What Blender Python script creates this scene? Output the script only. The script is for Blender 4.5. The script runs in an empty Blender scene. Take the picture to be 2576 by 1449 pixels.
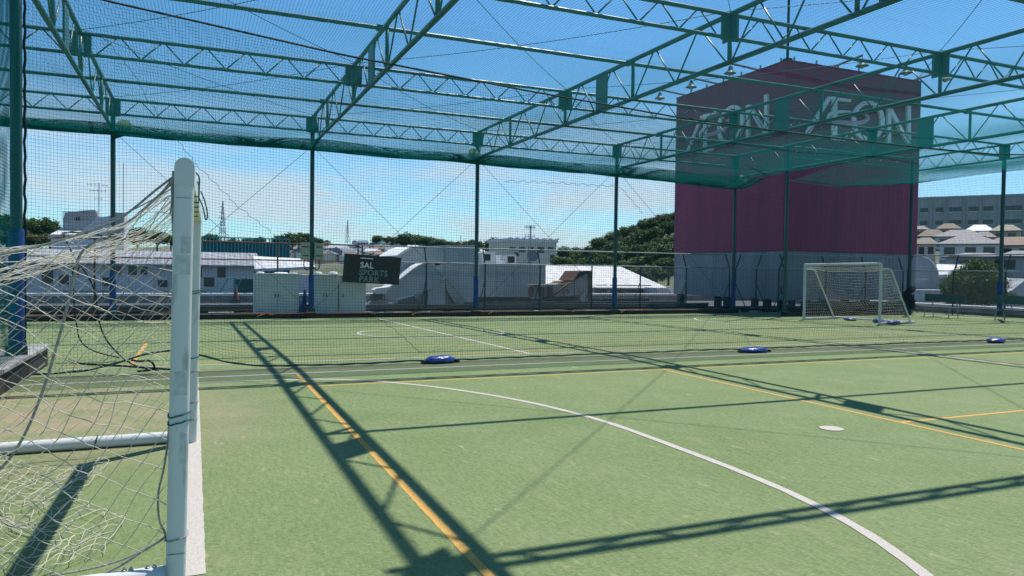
import bpy, math, random
import numpy as np
from mathutils import Matrix, Vector
random.seed(7); rng = np.random.default_rng(7)
S = bpy.context.scene
COL = S.collection

# ------------------------------------------------------------------ camera
F, YAW, PITCH, ROLL, EYE = 1864.2, 0.4052, 0.0248, 0.0143, 1.545     # pixels of a 2576 px wide frame
cy, sy = math.cos(YAW), math.sin(YAW)
fwd = Vector((sy*math.cos(PITCH), cy*math.cos(PITCH), -math.sin(PITCH)))
rt = Vector((cy, -sy, 0)); up = rt.cross(fwd)
cr, sr = math.cos(ROLL), math.sin(ROLL)
R2 = cr*rt + sr*up; U2 = -sr*rt + cr*up
cam = bpy.data.cameras.new('camera'); camo = bpy.data.objects.new('camera', cam); COL.objects.link(camo)
cam.sensor_width = 36; cam.lens = 36*F/2576; cam.clip_start = 0.05; cam.clip_end = 20000
m = Matrix((R2, U2, -fwd)).transposed().to_4x4(); m.translation = Vector((0, 0, EYE))
camo.matrix_world = m; S.camera = camo
C0 = Vector((0, 0, EYE))
def ray(x, y): return fwd + R2*((x-1288)/F) - U2*((y-724.5)/F)
def atY(x, y, Y): d = ray(x, y); return C0 + d*(Y/d.y)
def atX(x, y, X): d = ray(x, y); return C0 + d*(X/d.x)
def atZ(x, y, z): d = ray(x, y); return C0 + d*((z-EYE)/d.z)
def atD(x, y, D): d = ray(x, y); h = math.hypot(d.x, d.y); return C0 + d*(D/h)
def gz(Y): return 0.0 if Y < 11.1 else -0.0135*(Y-11.1)
def ground(x, y):
    P = atZ(x, y, 0)
    for _ in range(12): P = atZ(x, y, gz(P.y))
    return P

# ------------------------------------------------------------------ light
SUN = Vector((0.391, 0.28, 1.0)).normalized()
EL = math.asin(SUN.z); AZ = math.atan2(SUN.x, SUN.y)
w = bpy.data.worlds.new('World'); S.world = w; w.use_nodes = True
nt = w.node_tree; nt.nodes.clear(); N = nt.nodes.new; L = nt.links.new
out = N('ShaderNodeOutputWorld'); bg = N('ShaderNodeBackground'); sky = N('ShaderNodeTexSky')
sky.sky_type = 'NISHITA'; sky.sun_disc = False; sky.sun_elevation = EL; sky.sun_rotation = AZ
sky.air_density = 1.0; sky.dust_density = 0.15; sky.ozone_density = 1.6; sky.altitude = 30
bg.inputs[1].default_value = 0.104
tc = N('ShaderNodeTexCoord'); mp = N('ShaderNodeMapping'); mp.inputs['Scale'].default_value = (1, 1, 5.5)
n1 = N('ShaderNodeTexNoise'); n1.inputs['Scale'].default_value = 3.1; n1.inputs['Detail'].default_value = 7; n1.inputs['Roughness'].default_value = .58
n1.inputs['Distortion'].default_value = .35
r1 = N('ShaderNodeMapRange'); r1.inputs[1].default_value = .45; r1.inputs[2].default_value = .62
sx = N('ShaderNodeSeparateXYZ'); r2 = N('ShaderNodeMapRange'); r2.inputs[1].default_value = .09; r2.inputs[2].default_value = .22
r2.inputs[3].default_value = 1; r2.inputs[4].default_value = 0
mu = N('ShaderNodeMath'); mu.operation = 'MULTIPLY'; mu2 = N('ShaderNodeMath'); mu2.operation = 'MULTIPLY'; mu2.inputs[1].default_value = .8
mx = N('ShaderNodeMix'); mx.data_type = 'RGBA'; mx.inputs['B'].default_value = (5.0, 5.9, 6.6, 1)
L(tc.outputs['Generated'], mp.inputs[0]); L(mp.outputs[0], n1.inputs[0]); L(n1.outputs[0], r1.inputs[0])
L(tc.outputs['Generated'], sx.inputs[0]); L(sx.outputs[2], r2.inputs[0])
hz = N('ShaderNodeMapRange'); hz.inputs[1].default_value = .0; hz.inputs[2].default_value = .30; hz.inputs[3].default_value = .34; hz.inputs[4].default_value = 0; hz.interpolation_type = 'SMOOTHSTEP'; L(sx.outputs[2], hz.inputs[0])
mxx = N('ShaderNodeMath'); mxx.operation = 'ADD'; mxx.use_clamp = True
L(r1.outputs[0], mu.inputs[0]); L(r2.outputs[0], mu.inputs[1]); L(mu.outputs[0], mxx.inputs[0]); L(hz.outputs[0], mxx.inputs[1]); L(mxx.outputs[0], mu2.inputs[0])
L(mu2.outputs[0], mx.inputs['Factor']); tint = N('ShaderNodeMix'); tint.data_type = 'RGBA'; tint.blend_type = 'MULTIPLY'; tint.inputs['Factor'].default_value = 1; tint.inputs['B'].default_value = (.55, .97, 1.19, 1); L(sky.outputs[0], tint.inputs['A']); L(tint.outputs['Result'], mx.inputs['A']); L(mx.outputs['Result'], bg.inputs[0]); L(bg.outputs[0], out.inputs[0])
sun = bpy.data.lights.new('sun', 'SUN'); sun.energy = 5.0; sun.angle = math.radians(.53); sun.color = (1, .95, .87)
suno = bpy.data.objects.new('sun', sun); COL.objects.link(suno); suno.rotation_euler = (-SUN).to_track_quat('-Z', 'Y').to_euler()
suno.location = (0, 0, 50)
vs = S.view_settings; vs.view_transform = 'Standard'; vs.look = 'None'; vs.gamma = 1; vs.exposure = 0.45
S.cycles.max_bounces = 6; S.cycles.transparent_max_bounces = 16

# ------------------------------------------------------------------ materials
def mat(name, col, rough=.7, var=.0, scale=6, metal=0, bump=0, bscale=40, col2=None, spec=.4, transl=0, detail=4, stretch=None, vrange=(.35, .65)):
    m = bpy.data.materials.new(name); m.use_nodes = True; t = m.node_tree; b = t.nodes['Principled BSDF']
    b.inputs['Roughness'].default_value = rough; b.inputs['Metallic'].default_value = metal
    b.inputs['Specular IOR Level'].default_value = spec
    c = (*col, 1); b.inputs['Base Color'].default_value = c
    tcn = t.nodes.new('ShaderNodeTexCoord'); src = tcn.outputs['Object']
    if stretch:
        mpn = t.nodes.new('ShaderNodeMapping'); mpn.inputs['Scale'].default_value = stretch; t.links.new(src, mpn.inputs[0]); src = mpn.outputs[0]
    if var or col2:
        n = t.nodes.new('ShaderNodeTexNoise'); n.inputs['Scale'].default_value = scale; n.inputs['Detail'].default_value = detail; t.links.new(src, n.inputs[0])
        r = t.nodes.new('ShaderNodeMapRange'); r.inputs[1].default_value, r.inputs[2].default_value = vrange; t.links.new(n.outputs[0], r.inputs[0])
        x = t.nodes.new('ShaderNodeMix'); x.data_type = 'RGBA'
        x.inputs['A'].default_value = c
        x.inputs['B'].default_value = (*(col2 or [v*(1-var) for v in col]), 1)
        t.links.new(r.outputs[0], x.inputs['Factor']); t.links.new(x.outputs['Result'], b.inputs['Base Color'])
    if bump:
        n = t.nodes.new('ShaderNodeTexNoise'); n.inputs['Scale'].default_value = bscale; n.inputs['Detail'].default_value = 3; t.links.new(src, n.inputs[0])
        bp = t.nodes.new('ShaderNodeBump'); bp.inputs['Strength'].default_value = bump; bp.inputs['Distance'].default_value = .02
        t.links.new(n.outputs[0], bp.inputs['Height']); t.links.new(bp.outputs[0], b.inputs['Normal'])
    if transl:
        tr = t.nodes.new('ShaderNodeBsdfTranslucent'); tr.inputs[0].default_value = c
        ms = t.nodes.new('ShaderNodeMixShader'); ms.inputs[0].default_value = transl
        o = t.nodes['Material Output']; t.links.new(b.outputs[0], ms.inputs[1]); t.links.new(tr.outputs[0], ms.inputs[2]); t.links.new(ms.outputs[0], o.inputs[0])
    return m
def ribbed(name, col, axis='X', pitch=.2, col2=None, depth=.6, rough=.6, duty=None):
    m = mat(name, col, rough, col2=col2, scale=1.3) if col2 else mat(name, col, rough, var=.25, scale=1.6, stretch=(1, 1, .12), detail=6)
    t = m.node_tree; b = t.nodes['Principled BSDF']
    wv = t.nodes.new('ShaderNodeTexWave'); wv.bands_direction = axis; wv.inputs['Scale'].default_value = .314/pitch
    tcn = t.nodes.new('ShaderNodeTexCoord'); t.links.new(tcn.outputs['Object'], wv.inputs[0])
    bp = t.nodes.new('ShaderNodeBump'); bp.inputs['Strength'].default_value = depth; bp.inputs['Distance'].default_value = .04
    t.links.new(wv.outputs[1], bp.inputs['Height']); t.links.new(bp.outputs[0], b.inputs['Normal'])
    return m

def turf_material():
    m = bpy.data.materials.new('turf'); m.use_nodes = True; t = m.node_tree; b = t.nodes['Principled BSDF']
    nn = t.nodes.new; lk = t.links.new
    b.inputs['Roughness'].default_value = .85; b.inputs['Specular IOR Level'].default_value = .25
    tcn = nn('ShaderNodeTexCoord'); src = tcn.outputs['Object']
    def noise(sc, det, st=None, rough=.5, lo=.35, hi=.65):
        s = src
        if st:
            mpn = nn('ShaderNodeMapping'); mpn.inputs['Scale'].default_value = st; mpn.inputs['Rotation'].default_value = (0, 0, .5); lk(src, mpn.inputs[0]); s = mpn.outputs[0]
        n = nn('ShaderNodeTexNoise'); n.inputs['Scale'].default_value = sc; n.inputs['Detail'].default_value = det; n.inputs['Roughness'].default_value = rough; lk(s, n.inputs[0])
        r = nn('ShaderNodeMapRange'); r.inputs[1].default_value = lo; r.inputs[2].default_value = hi; lk(n.outputs[0], r.inputs[0]); return r.outputs[0]
    def mix(f, a, bb, k=1.0, mode='MIX'):
        x = nn('ShaderNodeMix'); x.data_type = 'RGBA'; x.blend_type = mode
        if k != 1.0:
            mm = nn('ShaderNodeMath'); mm.operation = 'MULTIPLY'; mm.inputs[1].default_value = k; lk(f, mm.inputs[0]); f = mm.outputs[0]
        lk(f, x.inputs['Factor'])
        for s_, v in (('A', a), ('B', bb)):
            if isinstance(v, tuple): x.inputs[s_].default_value = (*v, 1)
            else: lk(v, x.inputs[s_])
        return x.outputs['Result']
    c = mix(noise(1.1, 6, (1, 1, 1), .6), (.124, .182, .060), (.172, .224, .094))       # broad patches
    c = mix(noise(.25, 3), c, (.21, .25, .115), .45)
    c = mix(noise(38, 6, (1, .22, 1), .8, .38, .66), c, (.065, .112, .034), .72)           # tuft shadows
    c = mix(noise(75, 5, (.25, 1, 1), .85, .48, .72), c, (.35, .385, .215), .68)              # pale fibres
    c = mix(noise(2.4, 9, (1, .4, 1), .78, .54, .72), c, (.30, .28, .17), .40)
    c = mix(noise(6.5, 5, (1, .35, 1), .65, .63, .72), c, (.37, .33, .22), .65)            # small sandy flecks            # sand worn through
    sp = nn('ShaderNodeSeparateXYZ'); lk(src, sp.inputs[0])
    def band(sock, a, b_, c_, d_):
        r = nn('ShaderNodeMapRange'); r.inputs[1].default_value = a; r.inputs[2].default_value = b_; lk(sock, r.inputs[0])
        q = nn('ShaderNodeMapRange'); q.inputs[1].default_value = c_; q.inputs[2].default_value = d_; q.inputs[3].default_value = 1; q.inputs[4].default_value = 0; lk(sock, q.inputs[0])
        mm = nn('ShaderNodeMath'); mm.operation = 'MULTIPLY'; lk(r.outputs[0], mm.inputs[0]); lk(q.outputs[0], mm.inputs[1]); return mm.outputs[0]
    c = mix(band(sp.outputs[1], 11.1, 11.14, 11.8, 12.0), c, (.135, .145, .085), .6)       # dusty seam strip under the curtain
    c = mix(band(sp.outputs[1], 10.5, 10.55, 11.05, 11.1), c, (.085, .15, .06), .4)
    bl = nn('ShaderNodeVectorMath'); bl.operation = 'DISTANCE'; bl.inputs[1].default_value = (-1.6, 8.4, 0); lk(src, bl.inputs[0])
    rr = nn('ShaderNodeMapRange'); rr.inputs[1].default_value = 2.9; rr.inputs[2].default_value = .6; lk(bl.outputs['Value'], rr.inputs[0])
    ad = nn('ShaderNodeMath'); ad.operation = 'MULTIPLY'; lk(rr.outputs[0], ad.inputs[0]); lk(noise(1.9, 6, None, .7, .33, .56), ad.inputs[1])
    c = mix(ad.outputs[0], c, (.30, .235, .155), .85)                                      # bare sandy patch behind the goal
    lk(c, b.inputs['Base Color'])
    n = nn('ShaderNodeTexNoise'); n.inputs['Scale'].default_value = 90; n.inputs['Detail'].default_value = 4; lk(src, n.inputs[0])
    bp = nn('ShaderNodeBump'); bp.inputs['Strength'].default_value = .55; bp.inputs['Distance'].default_value = .012; lk(n.outputs[0], bp.inputs['Height']); lk(bp.outputs[0], b.inputs['Normal'])
    return m

M = dict(
 turf=turf_material(),
 line=mat('line_white', (.50, .46, .42), .85, col2=(.34, .31, .27), scale=140, bump=.4, bscale=120, vrange=(.42, .7)),
 yellow=mat('line_yellow', (.58, .32, .07), .85, col2=(.36, .24, .07), scale=120, bump=.4, bscale=120, vrange=(.42, .7)),
 deck=mat('deck', (.085, .09, .095), .85, col2=(.045, .05, .055), scale=.7, bump=.2, detail=7),
 green=mat('steel_green', (.05, .155, .15), .42, col2=(.065, .14, .125), scale=3, spec=.5),
 post=mat('post_green', (.022, .105, .115), .45, col2=(.035, .09, .095), scale=2.5),
 pad=mat('pad_blue', (.015, .085, .30), .55, var=.4, scale=5, bump=.15, bscale=12),
 net=mat('net_green', (.0, .22, .215), .8, transl=.55, spec=.05),
 netd=mat('net_dark', (.008, .06, .065), .8, transl=.2, spec=.05),
 rope=mat('rope_dark', (.008, .03, .035), .8),
 greenrope=mat('rope_green', (.008, .15, .12), .7, var=.4, scale=30),
 wire=mat('wire', (.05, .09, .10), .4, metal=.5),
 white=mat('paint_white', (.60, .62, .61), .38, col2=(.52, .54, .53), scale=3, spec=.5),
 postwhite=mat('post_white', (.60, .62, .61), .42, col2=(.36, .38, .375), scale=16, stretch=(1, 1, .22), detail=8, vrange=(.57, .74), bump=.08, bscale=30),
 tape=mat('tape_grey', (.42, .45, .44), .6, col2=(.56, .59, .58), scale=40),
 gnet=mat('net_white', (.72, .68, .57), .8, var=.25, scale=9, transl=.15),
 grope=mat('rope_grey', (.38, .36, .32), .85, var=.4, scale=60),
 bag=mat('bag_blue', (.03, .075, .34), .33, var=.35, scale=9, bump=.5, bscale=16, spec=.6),
 black=mat('black_rubber', (.012, .012, .014), .7),
 beam=mat('edge_beam', (.035, .03, .027), .8, var=.4, scale=8),
 orange=mat('orange_tube', (.42, .14, .035), .6, col2=(.22, .075, .03), scale=5),
 concrete=mat('concrete', (.36, .36, .34), .9, col2=(.22, .22, .21), scale=3, bump=.2),
 cap=mat('parapet_white', (.80, .81, .80), .6, var=.12, scale=2),
 fence=mat('fence_green', (.02, .055, .06), .5, var=.3, scale=8),
 rail=mat('fence_rail', (.36, .42, .43), .35, metal=.3, var=.2, scale=4),
 rust=mat('rust', (.20, .075, .035), .9, col2=(.10, .06, .045), scale=7, bump=.3),
 rustwhite=mat('rust_white', (.42, .40, .37), .8, col2=(.20, .085, .045), scale=2.6, detail=8, vrange=(.52, .62)),
 link=mat('chain_link', (.30, .33, .33), .5, metal=.4),
 locker=mat('locker', (.60, .66, .63), .45, col2=(.52, .58, .56), scale=2),
 dark=mat('dark_gap', (.012, .014, .016), .8),
 banner=mat('banner_black', (.035, .033, .036), .6, var=.3, scale=8),
 btext=mat('banner_text_white', (.75, .75, .72), .6),
 btext2=mat('banner_text_green', (.22, .32, .27), .6, var=.35, scale=30),
 box=mat('control_box', (.40, .43, .34), .5, var=.15, scale=5),
 unit=mat('unit_white', (.47, .50, .51), .5, col2=(.38, .41, .42), scale=.8, detail=6),
 wallw=mat('wall_white', (.66, .68, .70), .7, col2=(.55, .57, .60), scale=.6, detail=6),
 cream=mat('wall_cream', (.62, .58, .49), .8, var=.12, scale=.5),
 greywall=mat('wall_grey', (.36, .38, .39), .8, var=.12, scale=.3),
 beige=mat('wall_beige', (.50, .45, .36), .8, var=.12, scale=.4),
 glass=mat('window_dark', (.025, .032, .04), .12, spec=.6),
 bright=mat('window_blind', (.62, .66, .66), .4),
 frame=mat('window_frame', (.62, .64, .64), .5),
 roofw=ribbed('roof_white', (.62, .63, .64), 'X', .45, depth=.5),
 roofg=ribbed('roof_grey', (.27, .29, .32), 'X', .35, depth=.5),
 rt1=mat('tile_grey', (.20, .20, .21), .7, var=.3, scale=5), rt2=mat('tile_brown', (.15, .115, .09), .7, var=.3, scale=5),
 rt3=mat('tile_tan', (.25, .215, .17), .7, var=.3, scale=5), rt4=mat('tile_red', (.21, .12, .095), .7, var=.3, scale=5),
 rt5=mat('tile_pale', (.62, .63, .64), .6, var=.2, scale=5), rt6=mat('tile_blue', (.10, .16, .24), .6, var=.2, scale=5),
 magenta=ribbed('sign_magenta', (.28, .010, .080), 'X', .3, depth=.05, rough=.45),
 magentay=ribbed('sign_magenta_lit_side', (.31, .010, .090), 'Y', .3, depth=.05, rough=.45),  # left face catches more light: put into this lighter magenta
 base=ribbed('sign_base', (.27, .30, .31), 'X', .25, depth=.35), basey=ribbed('sign_base_lit_side', (.30, .33, .34), 'Y', .25, depth=.35),  # base colour lowered for its shade, side copy lighter for its light
 letter=mat('sign_letter', (.88, .89, .88), .4), pink=mat('sign_swoosh', (.58, .38, .48), .4),
 lampglass=mat('lamp_glass', (.28, .42, .20), .2), steel=mat('steel_grey', (.33, .36, .37), .4, metal=.6, var=.2, scale=6),
 leaf=mat('leaf', (.075, .13, .032), .6, col2=(.028, .06, .016), scale=.9, transl=.25, vrange=(.4, .6)),
 leaf2=mat('leaf_light', (.08, .14, .03), .6, col2=(.035, .065, .016), scale=.9, transl=.25, vrange=(.4, .6)),
 bark=mat('bark', (.06, .045, .03), .9),
 terrain=mat('terrain', (.07, .095, .04), .9, col2=(.16, .15, .12), scale=.02, detail=6),
 pylon=mat('pylon', (.45, .47, .48), .5, metal=.3), teal=mat('teal_mesh', (.03, .13, .13), .6, var=.3, scale=2),
 bench=mat('bench_green', (.055, .12, .10), .5, var=.25, scale=6), cone=mat('cone_blue', (.015, .05, .17), .5, var=.3, scale=8),
 conebrown=mat('cone_brown', (.14, .05, .035), .7), hose=mat('pipe_white', (.66, .68, .68), .5), dish=mat('dish_grey', (.22, .23, .24), .5),
 tealpaint=mat('teal_paint', (.04, .33, .33), .5),
)

# ------------------------------------------------------------------ mesh helpers
class MB:
    def __init__(s): s.v = []; s.f = []
    def add(s, vs, fs):
        k = len(s.v); s.v += [tuple(v) for v in vs]; s.f += [tuple(i+k for i in f) for f in fs]; return s
    def box(s, a, b, M_=None):
        (x0, y0, z0), (x1, y1, z1) = a, b
        vs = [(x0,y0,z0),(x1,y0,z0),(x1,y1,z0),(x0,y1,z0),(x0,y0,z1),(x1,y0,z1),(x1,y1,z1),(x0,y1,z1)]
        if M_: vs = [M_ @ Vector(v) for v in vs]
        return s.add(vs, [(0,3,2,1),(4,5,6,7),(0,1,5,4),(1,2,6,5),(2,3,7,6),(3,0,4,7)])
    def tube(s, pts, r, n=8, caps=True):
        pts = [Vector(p) for p in pts]; rs = r if isinstance(r, (list, tuple)) else [r]*len(pts)
        ref = None; vs = []
        for i, p in enumerate(pts):
            t = (pts[min(i+1, len(pts)-1)]-pts[max(i-1, 0)]).normalized()
            if ref is None: ref = Vector((0,0,1)) if abs(t.z) < .9 else Vector((1,0,0))
            a = t.cross(ref).normalized(); b = t.cross(a); ref = (a.cross(t)).normalized() if True else ref
            for k in range(n):
                q = 2*math.pi*k/n; vs.append(p + (a*math.cos(q) + b*math.sin(q))*rs[i])
        fs = [(i*n+k, i*n+(k+1) % n, (i+1)*n+(k+1) % n, (i+1)*n+k) for i in range(len(pts)-1) for k in range(n)]
        if caps: fs += [tuple(range(n-1, -1, -1)), tuple((len(pts)-1)*n+k for k in range(n))]
        return s.add(vs, fs)
    def prism(s, poly, d):          # closed polygon (3d points) swept by vector d
        n = len(poly); d = Vector(d); P = [Vector(p) for p in poly]
        vs = P + [p+d for p in P]
        return s.add(vs, [tuple(range(n)), tuple(range(2*n-1, n-1, -1))] + [(i, i+n, (i+1) % n+n, (i+1) % n) for i in range(n)])
    def lathe(s, prof, c=(0,0,0), n=16):
        c = Vector(c); vs = []
        for r, z in prof:
            for k in range(n): q = 2*math.pi*k/n; vs.append(c + Vector((r*math.cos(q), r*math.sin(q), z)))
        fs = [(i*n+k, i*n+(k+1) % n, (i+1)*n+(k+1) % n, (i+1)*n+k) for i in range(len(prof)-1) for k in range(n)]
        fs += [tuple(range(n-1, -1, -1)), tuple((len(prof)-1)*n+k for k in range(n))]
        return s.add(vs, fs)
    def build(s, name, mt, parent=None, smooth=False, **kw):
        me = bpy.data.meshes.new(name); me.from_pydata(s.v, [], s.f); me.materials.append(M[mt] if isinstance(mt, str) else mt)
        if smooth:
            me.polygons.foreach_set('use_smooth', [True]*len(me.polygons)); me.set_sharp_from_angle(angle=math.radians(40))
        return link(name, me, parent, **kw)
def link(name, me, parent=None, label=None, cat=None, group=None, kind=None, loc=None):
    o = bpy.data.objects.new(name, me); COL.objects.link(o)
    if parent: 
        o.parent = parent
        if parent.type == 'EMPTY': o.matrix_parent_inverse = Matrix.Translation(-Vector(parent.location))
    if loc: o.location = loc
    return tag(o, label, cat, group, kind)
def tag(o, label=None, cat=None, group=None, kind=None):
    for k, v in (('label', label), ('category', cat), ('group', group), ('kind', kind)):
        if v: o[k] = v
    return o
def thing(name, label, cat, loc=(0,0,0), group=None):
    o = bpy.data.objects.new(name, None); COL.objects.link(o); o.location = loc; o.empty_display_size = .2
    return tag(o, label, cat, group)
def shared(name, me, parent, M_=None, mt=None):        # another object on the same mesh data, placed by a world matrix
    o = bpy.data.objects.new(name, me); COL.objects.link(o); o.parent = parent
    if parent.type == 'EMPTY': o.matrix_parent_inverse = Matrix.Translation(-Vector(parent.location))
    if M_ is not None: o.matrix_basis = M_
    return o
def np_mesh(name, V, Fq, mt):
    me = bpy.data.meshes.new(name); me.vertices.add(len(V)); me.vertices.foreach_set('co', V.astype(np.float32).ravel())
    k = Fq.shape[1]; me.loops.add(Fq.size); me.loops.foreach_set('vertex_index', Fq.astype(np.int32).ravel())
    me.polygons.add(len(Fq)); me.polygons.foreach_set('loop_start', np.arange(0, Fq.size, k, dtype=np.int32))
    me.materials.append(M[mt] if isinstance(mt, str) else mt); me.update(calc_edges=True); me.validate(); return me
def strands(groups, r):              # groups: list of (M,N,3) arrays of polylines -> triangular cords
    VV, FF, k = [], [], 0
    for P in groups:
        P = np.asarray(P, float); m_, n, _ = P.shape
        T = np.gradient(P, axis=1); T /= np.linalg.norm(T, axis=2, keepdims=True)+1e-12
        ref = np.where(np.abs(T[..., 2:3]) < .8, np.array([0., 0, 1]), np.array([1., .3, 0]))
        A = np.cross(T, ref); A /= np.linalg.norm(A, axis=2, keepdims=True)+1e-12; B = np.cross(T, A)
        ring = np.stack([P + r*(A*math.cos(q)+B*math.sin(q)) for q in (0.3, 2.394, 4.489)], axis=2)   # m,n,3,3
        VV.append(ring.reshape(-1, 3))
        idx = k + np.arange(m_*n*3).reshape(m_, n, 3)
        for a in range(3):
            b = (a+1) % 3
            FF.append(np.stack([idx[:, :-1, a], idx[:, :-1, b], idx[:, 1:, b], idx[:, 1:, a]], axis=-1).reshape(-1, 4))
        k += m_*n*3
    return np.concatenate(VV), np.concatenate(FF)
def sheet_net(fn, nu, nv, su, sv):   # fn(u,v) arrays in 0..1 -> xyz; nu/nv strands, su/sv segments along them
    u = np.linspace(0, 1, nu)[:, None]; t = np.linspace(0, 1, sv)[None, :]
    a = fn(np.broadcast_to(u, (nu, sv)), np.broadcast_to(t, (nu, sv)))
    v = np.linspace(0, 1, nv)[:, None]; t = np.linspace(0, 1, su)[None, :]
    b = fn(np.broadcast_to(t, (nv, su)), np.broadcast_to(v, (nv, su)))
    return [a, b]
def diag_net(fn, lu, lv, cell, seg):   # diamond mesh over a panel of size lu x lv
    out_ = []
    for sg in (1, -1):
        L1 = []
        for c in np.arange(-lv, lu+lv, cell*1.414):
            # line u = c + sg*v  (metres)
            v0, v1 = 0.0, lv
            ua, ub = c, c+sg*lv
            t = np.linspace(0, 1, seg); uu = ua+(ub-ua)*t; vv = v0+(v1-v0)*t
            k = (uu >= -1e-6) & (uu <= lu+1e-6)
            if k.sum() < 2: continue
            a, b_ = t[k][0], t[k][-1]; t = np.linspace(a, b_, seg); L1.append(np.stack([(ua+(ub-ua)*t)/lu, t], -1))
        A = np.array(L1); out_.append(fn(A[..., 0], A[..., 1]))
    return out_
def net_object(name, groups, r, mt, parent=None, **kw):
    V, Fq = strands(groups, r); return link(name, np_mesh(name, V, Fq, mt), parent, **kw)
def sn(x, y, s=0):                   # smooth wobble
    return (np.sin(x*1.7+s)+np.sin(y*2.3+s*1.3)+np.sin((x+y)*1.1+s*2.1)+np.sin(x*3.9-y*2.9+s*.7)*.6)/3.6

# ------------------------------------------------------------------ setting: turf, deck, terrain
X0, SP = -2.305, 5.961
def CX(c): return X0 + c*SP
ROW = [25.82, 18.79, 11.786, 5.385, -1.1]; PUR = [22.75, 15.27, 8.74, 2.2]
XR, YN, X4 = 28.5, 22.75, CX(4)
ZT, ZB, ZBB, ZP = 6.59, 6.138, 5.664, 6.49
b = MB()
b.add([(-15,-9,0),(30.5,-9,0),(30.5,11.1,0),(-15,11.1,0),(30.5,26.25,gz(26.25)),(-15,26.25,gz(26.25))], [(0,1,2,3),(3,2,4,5)])
turf = b.build('turf', 'turf', kind='structure')
def strip(name, pts, wd, mt, z=.004, jit=.0025):
    P = [Vector((q[0], q[1])) for q in pts]; fine = []
    for i in range(len(P)-1):
        n = max(1, int((P[i+1]-P[i]).length/.06))
        fine += [P[i].lerp(P[i+1], k/n) for k in range(n)]
        if P[i].y < 11.1 < P[i+1].y or P[i+1].y < 11.1 < P[i].y: fine.append(P[i].lerp(P[i+1], (11.1-P[i].y)/(P[i+1].y-P[i].y)))
    fine.append(P[-1])
    if len(pts) == 2 and abs(P[0].x-P[-1].x) < .01: fine.sort(key=lambda q: q.y)
    vs, fs = [], []
    for i, q in enumerate(fine):
        t = fine[min(i+1, len(fine)-1)]-fine[max(i-1, 0)]; n = Vector((-t.y, t.x)).normalized()
        for s_ in (-1, 1):
            e = q + n*s_*(wd/2+random.uniform(-jit, jit)); vs.append((e.x, e.y, gz(e.y)+z*.55))
        if i: fs.append((2*i-2, 2*i, 2*i+1, 2*i-1))
    return MB().add(vs, fs).build(name, mt, turf)
strip('yellow_line', [(1.37,-6),(1.37,10.95)], .055, 'yellow'); strip('yellow_line', [(6.81,-6),(6.81,9.75)], .055, 'yellow')
strip('yellow_line', [(1.37,9.79),(28,9.70)], .05, 'yellow', .003); strip('yellow_line', [(6.81,5.5),(28,5.56)], .055, 'yellow', .003)
strip('yellow_line', [(-12,14.7),(28,14.6)], .05, 'yellow', .003); strip('yellow_line', [(-12,12.95),(28,12.95)], .04, 'yellow', .003)
strip('yellow_line', [(-.9,13.0),(-.9,17.0)], .07, 'yellow', .005)
strip('white_line', [(-2.0,10.95),(1.6,11.04),(5,11.05),(28,11.15)], .07, 'line', .005)
strip('white_line', [(13.25,-6),(13.25,11.0)], .09, 'line', .0045)
strip('white_line', [(0.0,3.97),(0.0,11.0)], .115, 'line', .006)
arc = [(0.06,10.5),(.8,10.52),(1.57,10.39),(2.0,10.17),(2.34,9.89),(2.84,9.33),(3.25,8.64),(3.6,7.85),(3.82,6.96),(3.9,6.3),(3.91,5.4),(3.91,4.6),(3.87,3.95),(3.73,3.25),(3.47,2.6),(3.1,2.0)]
def smooth(P, it=3):
    for _ in range(it):
        Q = [P[0]]
        for a, c in zip(P[:-1], P[1:]): Q += [tuple(np.array(a)*.75+np.array(c)*.25), tuple(np.array(a)*.25+np.array(c)*.75)]
        P = Q+[P[-1]]
    return P
strip('white_line', smooth(arc), .075, 'line', .007)
strip('white_line', [(5.77,12.5),(5.77,25.2)], .08, 'line', .004); strip('white_line', [(-12,12.55),(28,12.48)], .06, 'line', .006)
strip('white_line', [(5.6+1.87*math.cos(q), 18.2+1.6*math.sin(q)) for q in np.linspace(0, 6.2832, 50)], .08, 'line', .007)
strip('white_line', smooth([(20.6,23.3),(17.6,23.2),(16.3,21.6),(16.0,20),(16.4,17.5),(17.57,14.7),(18.6,13.3)]), .08, 'line', .005)
strip('white_line', [(-12,24.9),(20.9,24.9)], .07, 'line', .004)
MB().add([(5.86+.115*math.cos(q), 5.51+.115*math.sin(q), .006) for q in np.linspace(0, 6.2832, 40)[:-1]], [tuple(range(39))]).build('penalty_spot', 'line', turf)

b = MB(); b.box((-70,-30,-14), (70,40,-.32)); b.build('roof_deck', 'deck', kind='structure')
b = MB(); b.box((-90,40.35,-14), (70,110,-1.15)); b.build('lower_roof_deck', 'deck', kind='structure')
parapet = thing('parapet_wall', 'long low white topped parapet at the far edge of the roof deck', 'wall', (0,40,-.3))
MB().box((-70,40.0,-.35), (34.4,40.3,.02)).build('wall_body', 'concrete', parapet); MB().box((-70,39.9,.02), (34.4,40.42,.14)).build('cap', 'cap', parapet)
par2 = thing('parapet_wall', 'white topped parapet running behind the benches on the right', 'wall', (35,10,-.3))
MB().box((34.5,-20,-.35), (34.8,40.3,.0)).build('wall_body', 'concrete', par2); MB().box((34.42,-20,.0), (34.9,40.4,.12)).build('cap', 'cap', par2)

# terrain through the feet of everything that stands on it
TC = []
def foot(px, py, D): P = atD(px, py, D); TC.append((P.x, P.y, P.z)); return P
def terrain_z(x, y):
    T = np.array(TC); d2 = (T[:, 0]-x)**2+(T[:, 1]-y)**2; k = d2 < (60+0.35*math.hypot(x, y))**2*4
    if not k.any(): return -14.0
    ww = 1/(d2+25)**2; return float((ww*T[:, 2]).sum()/ww.sum())

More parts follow.
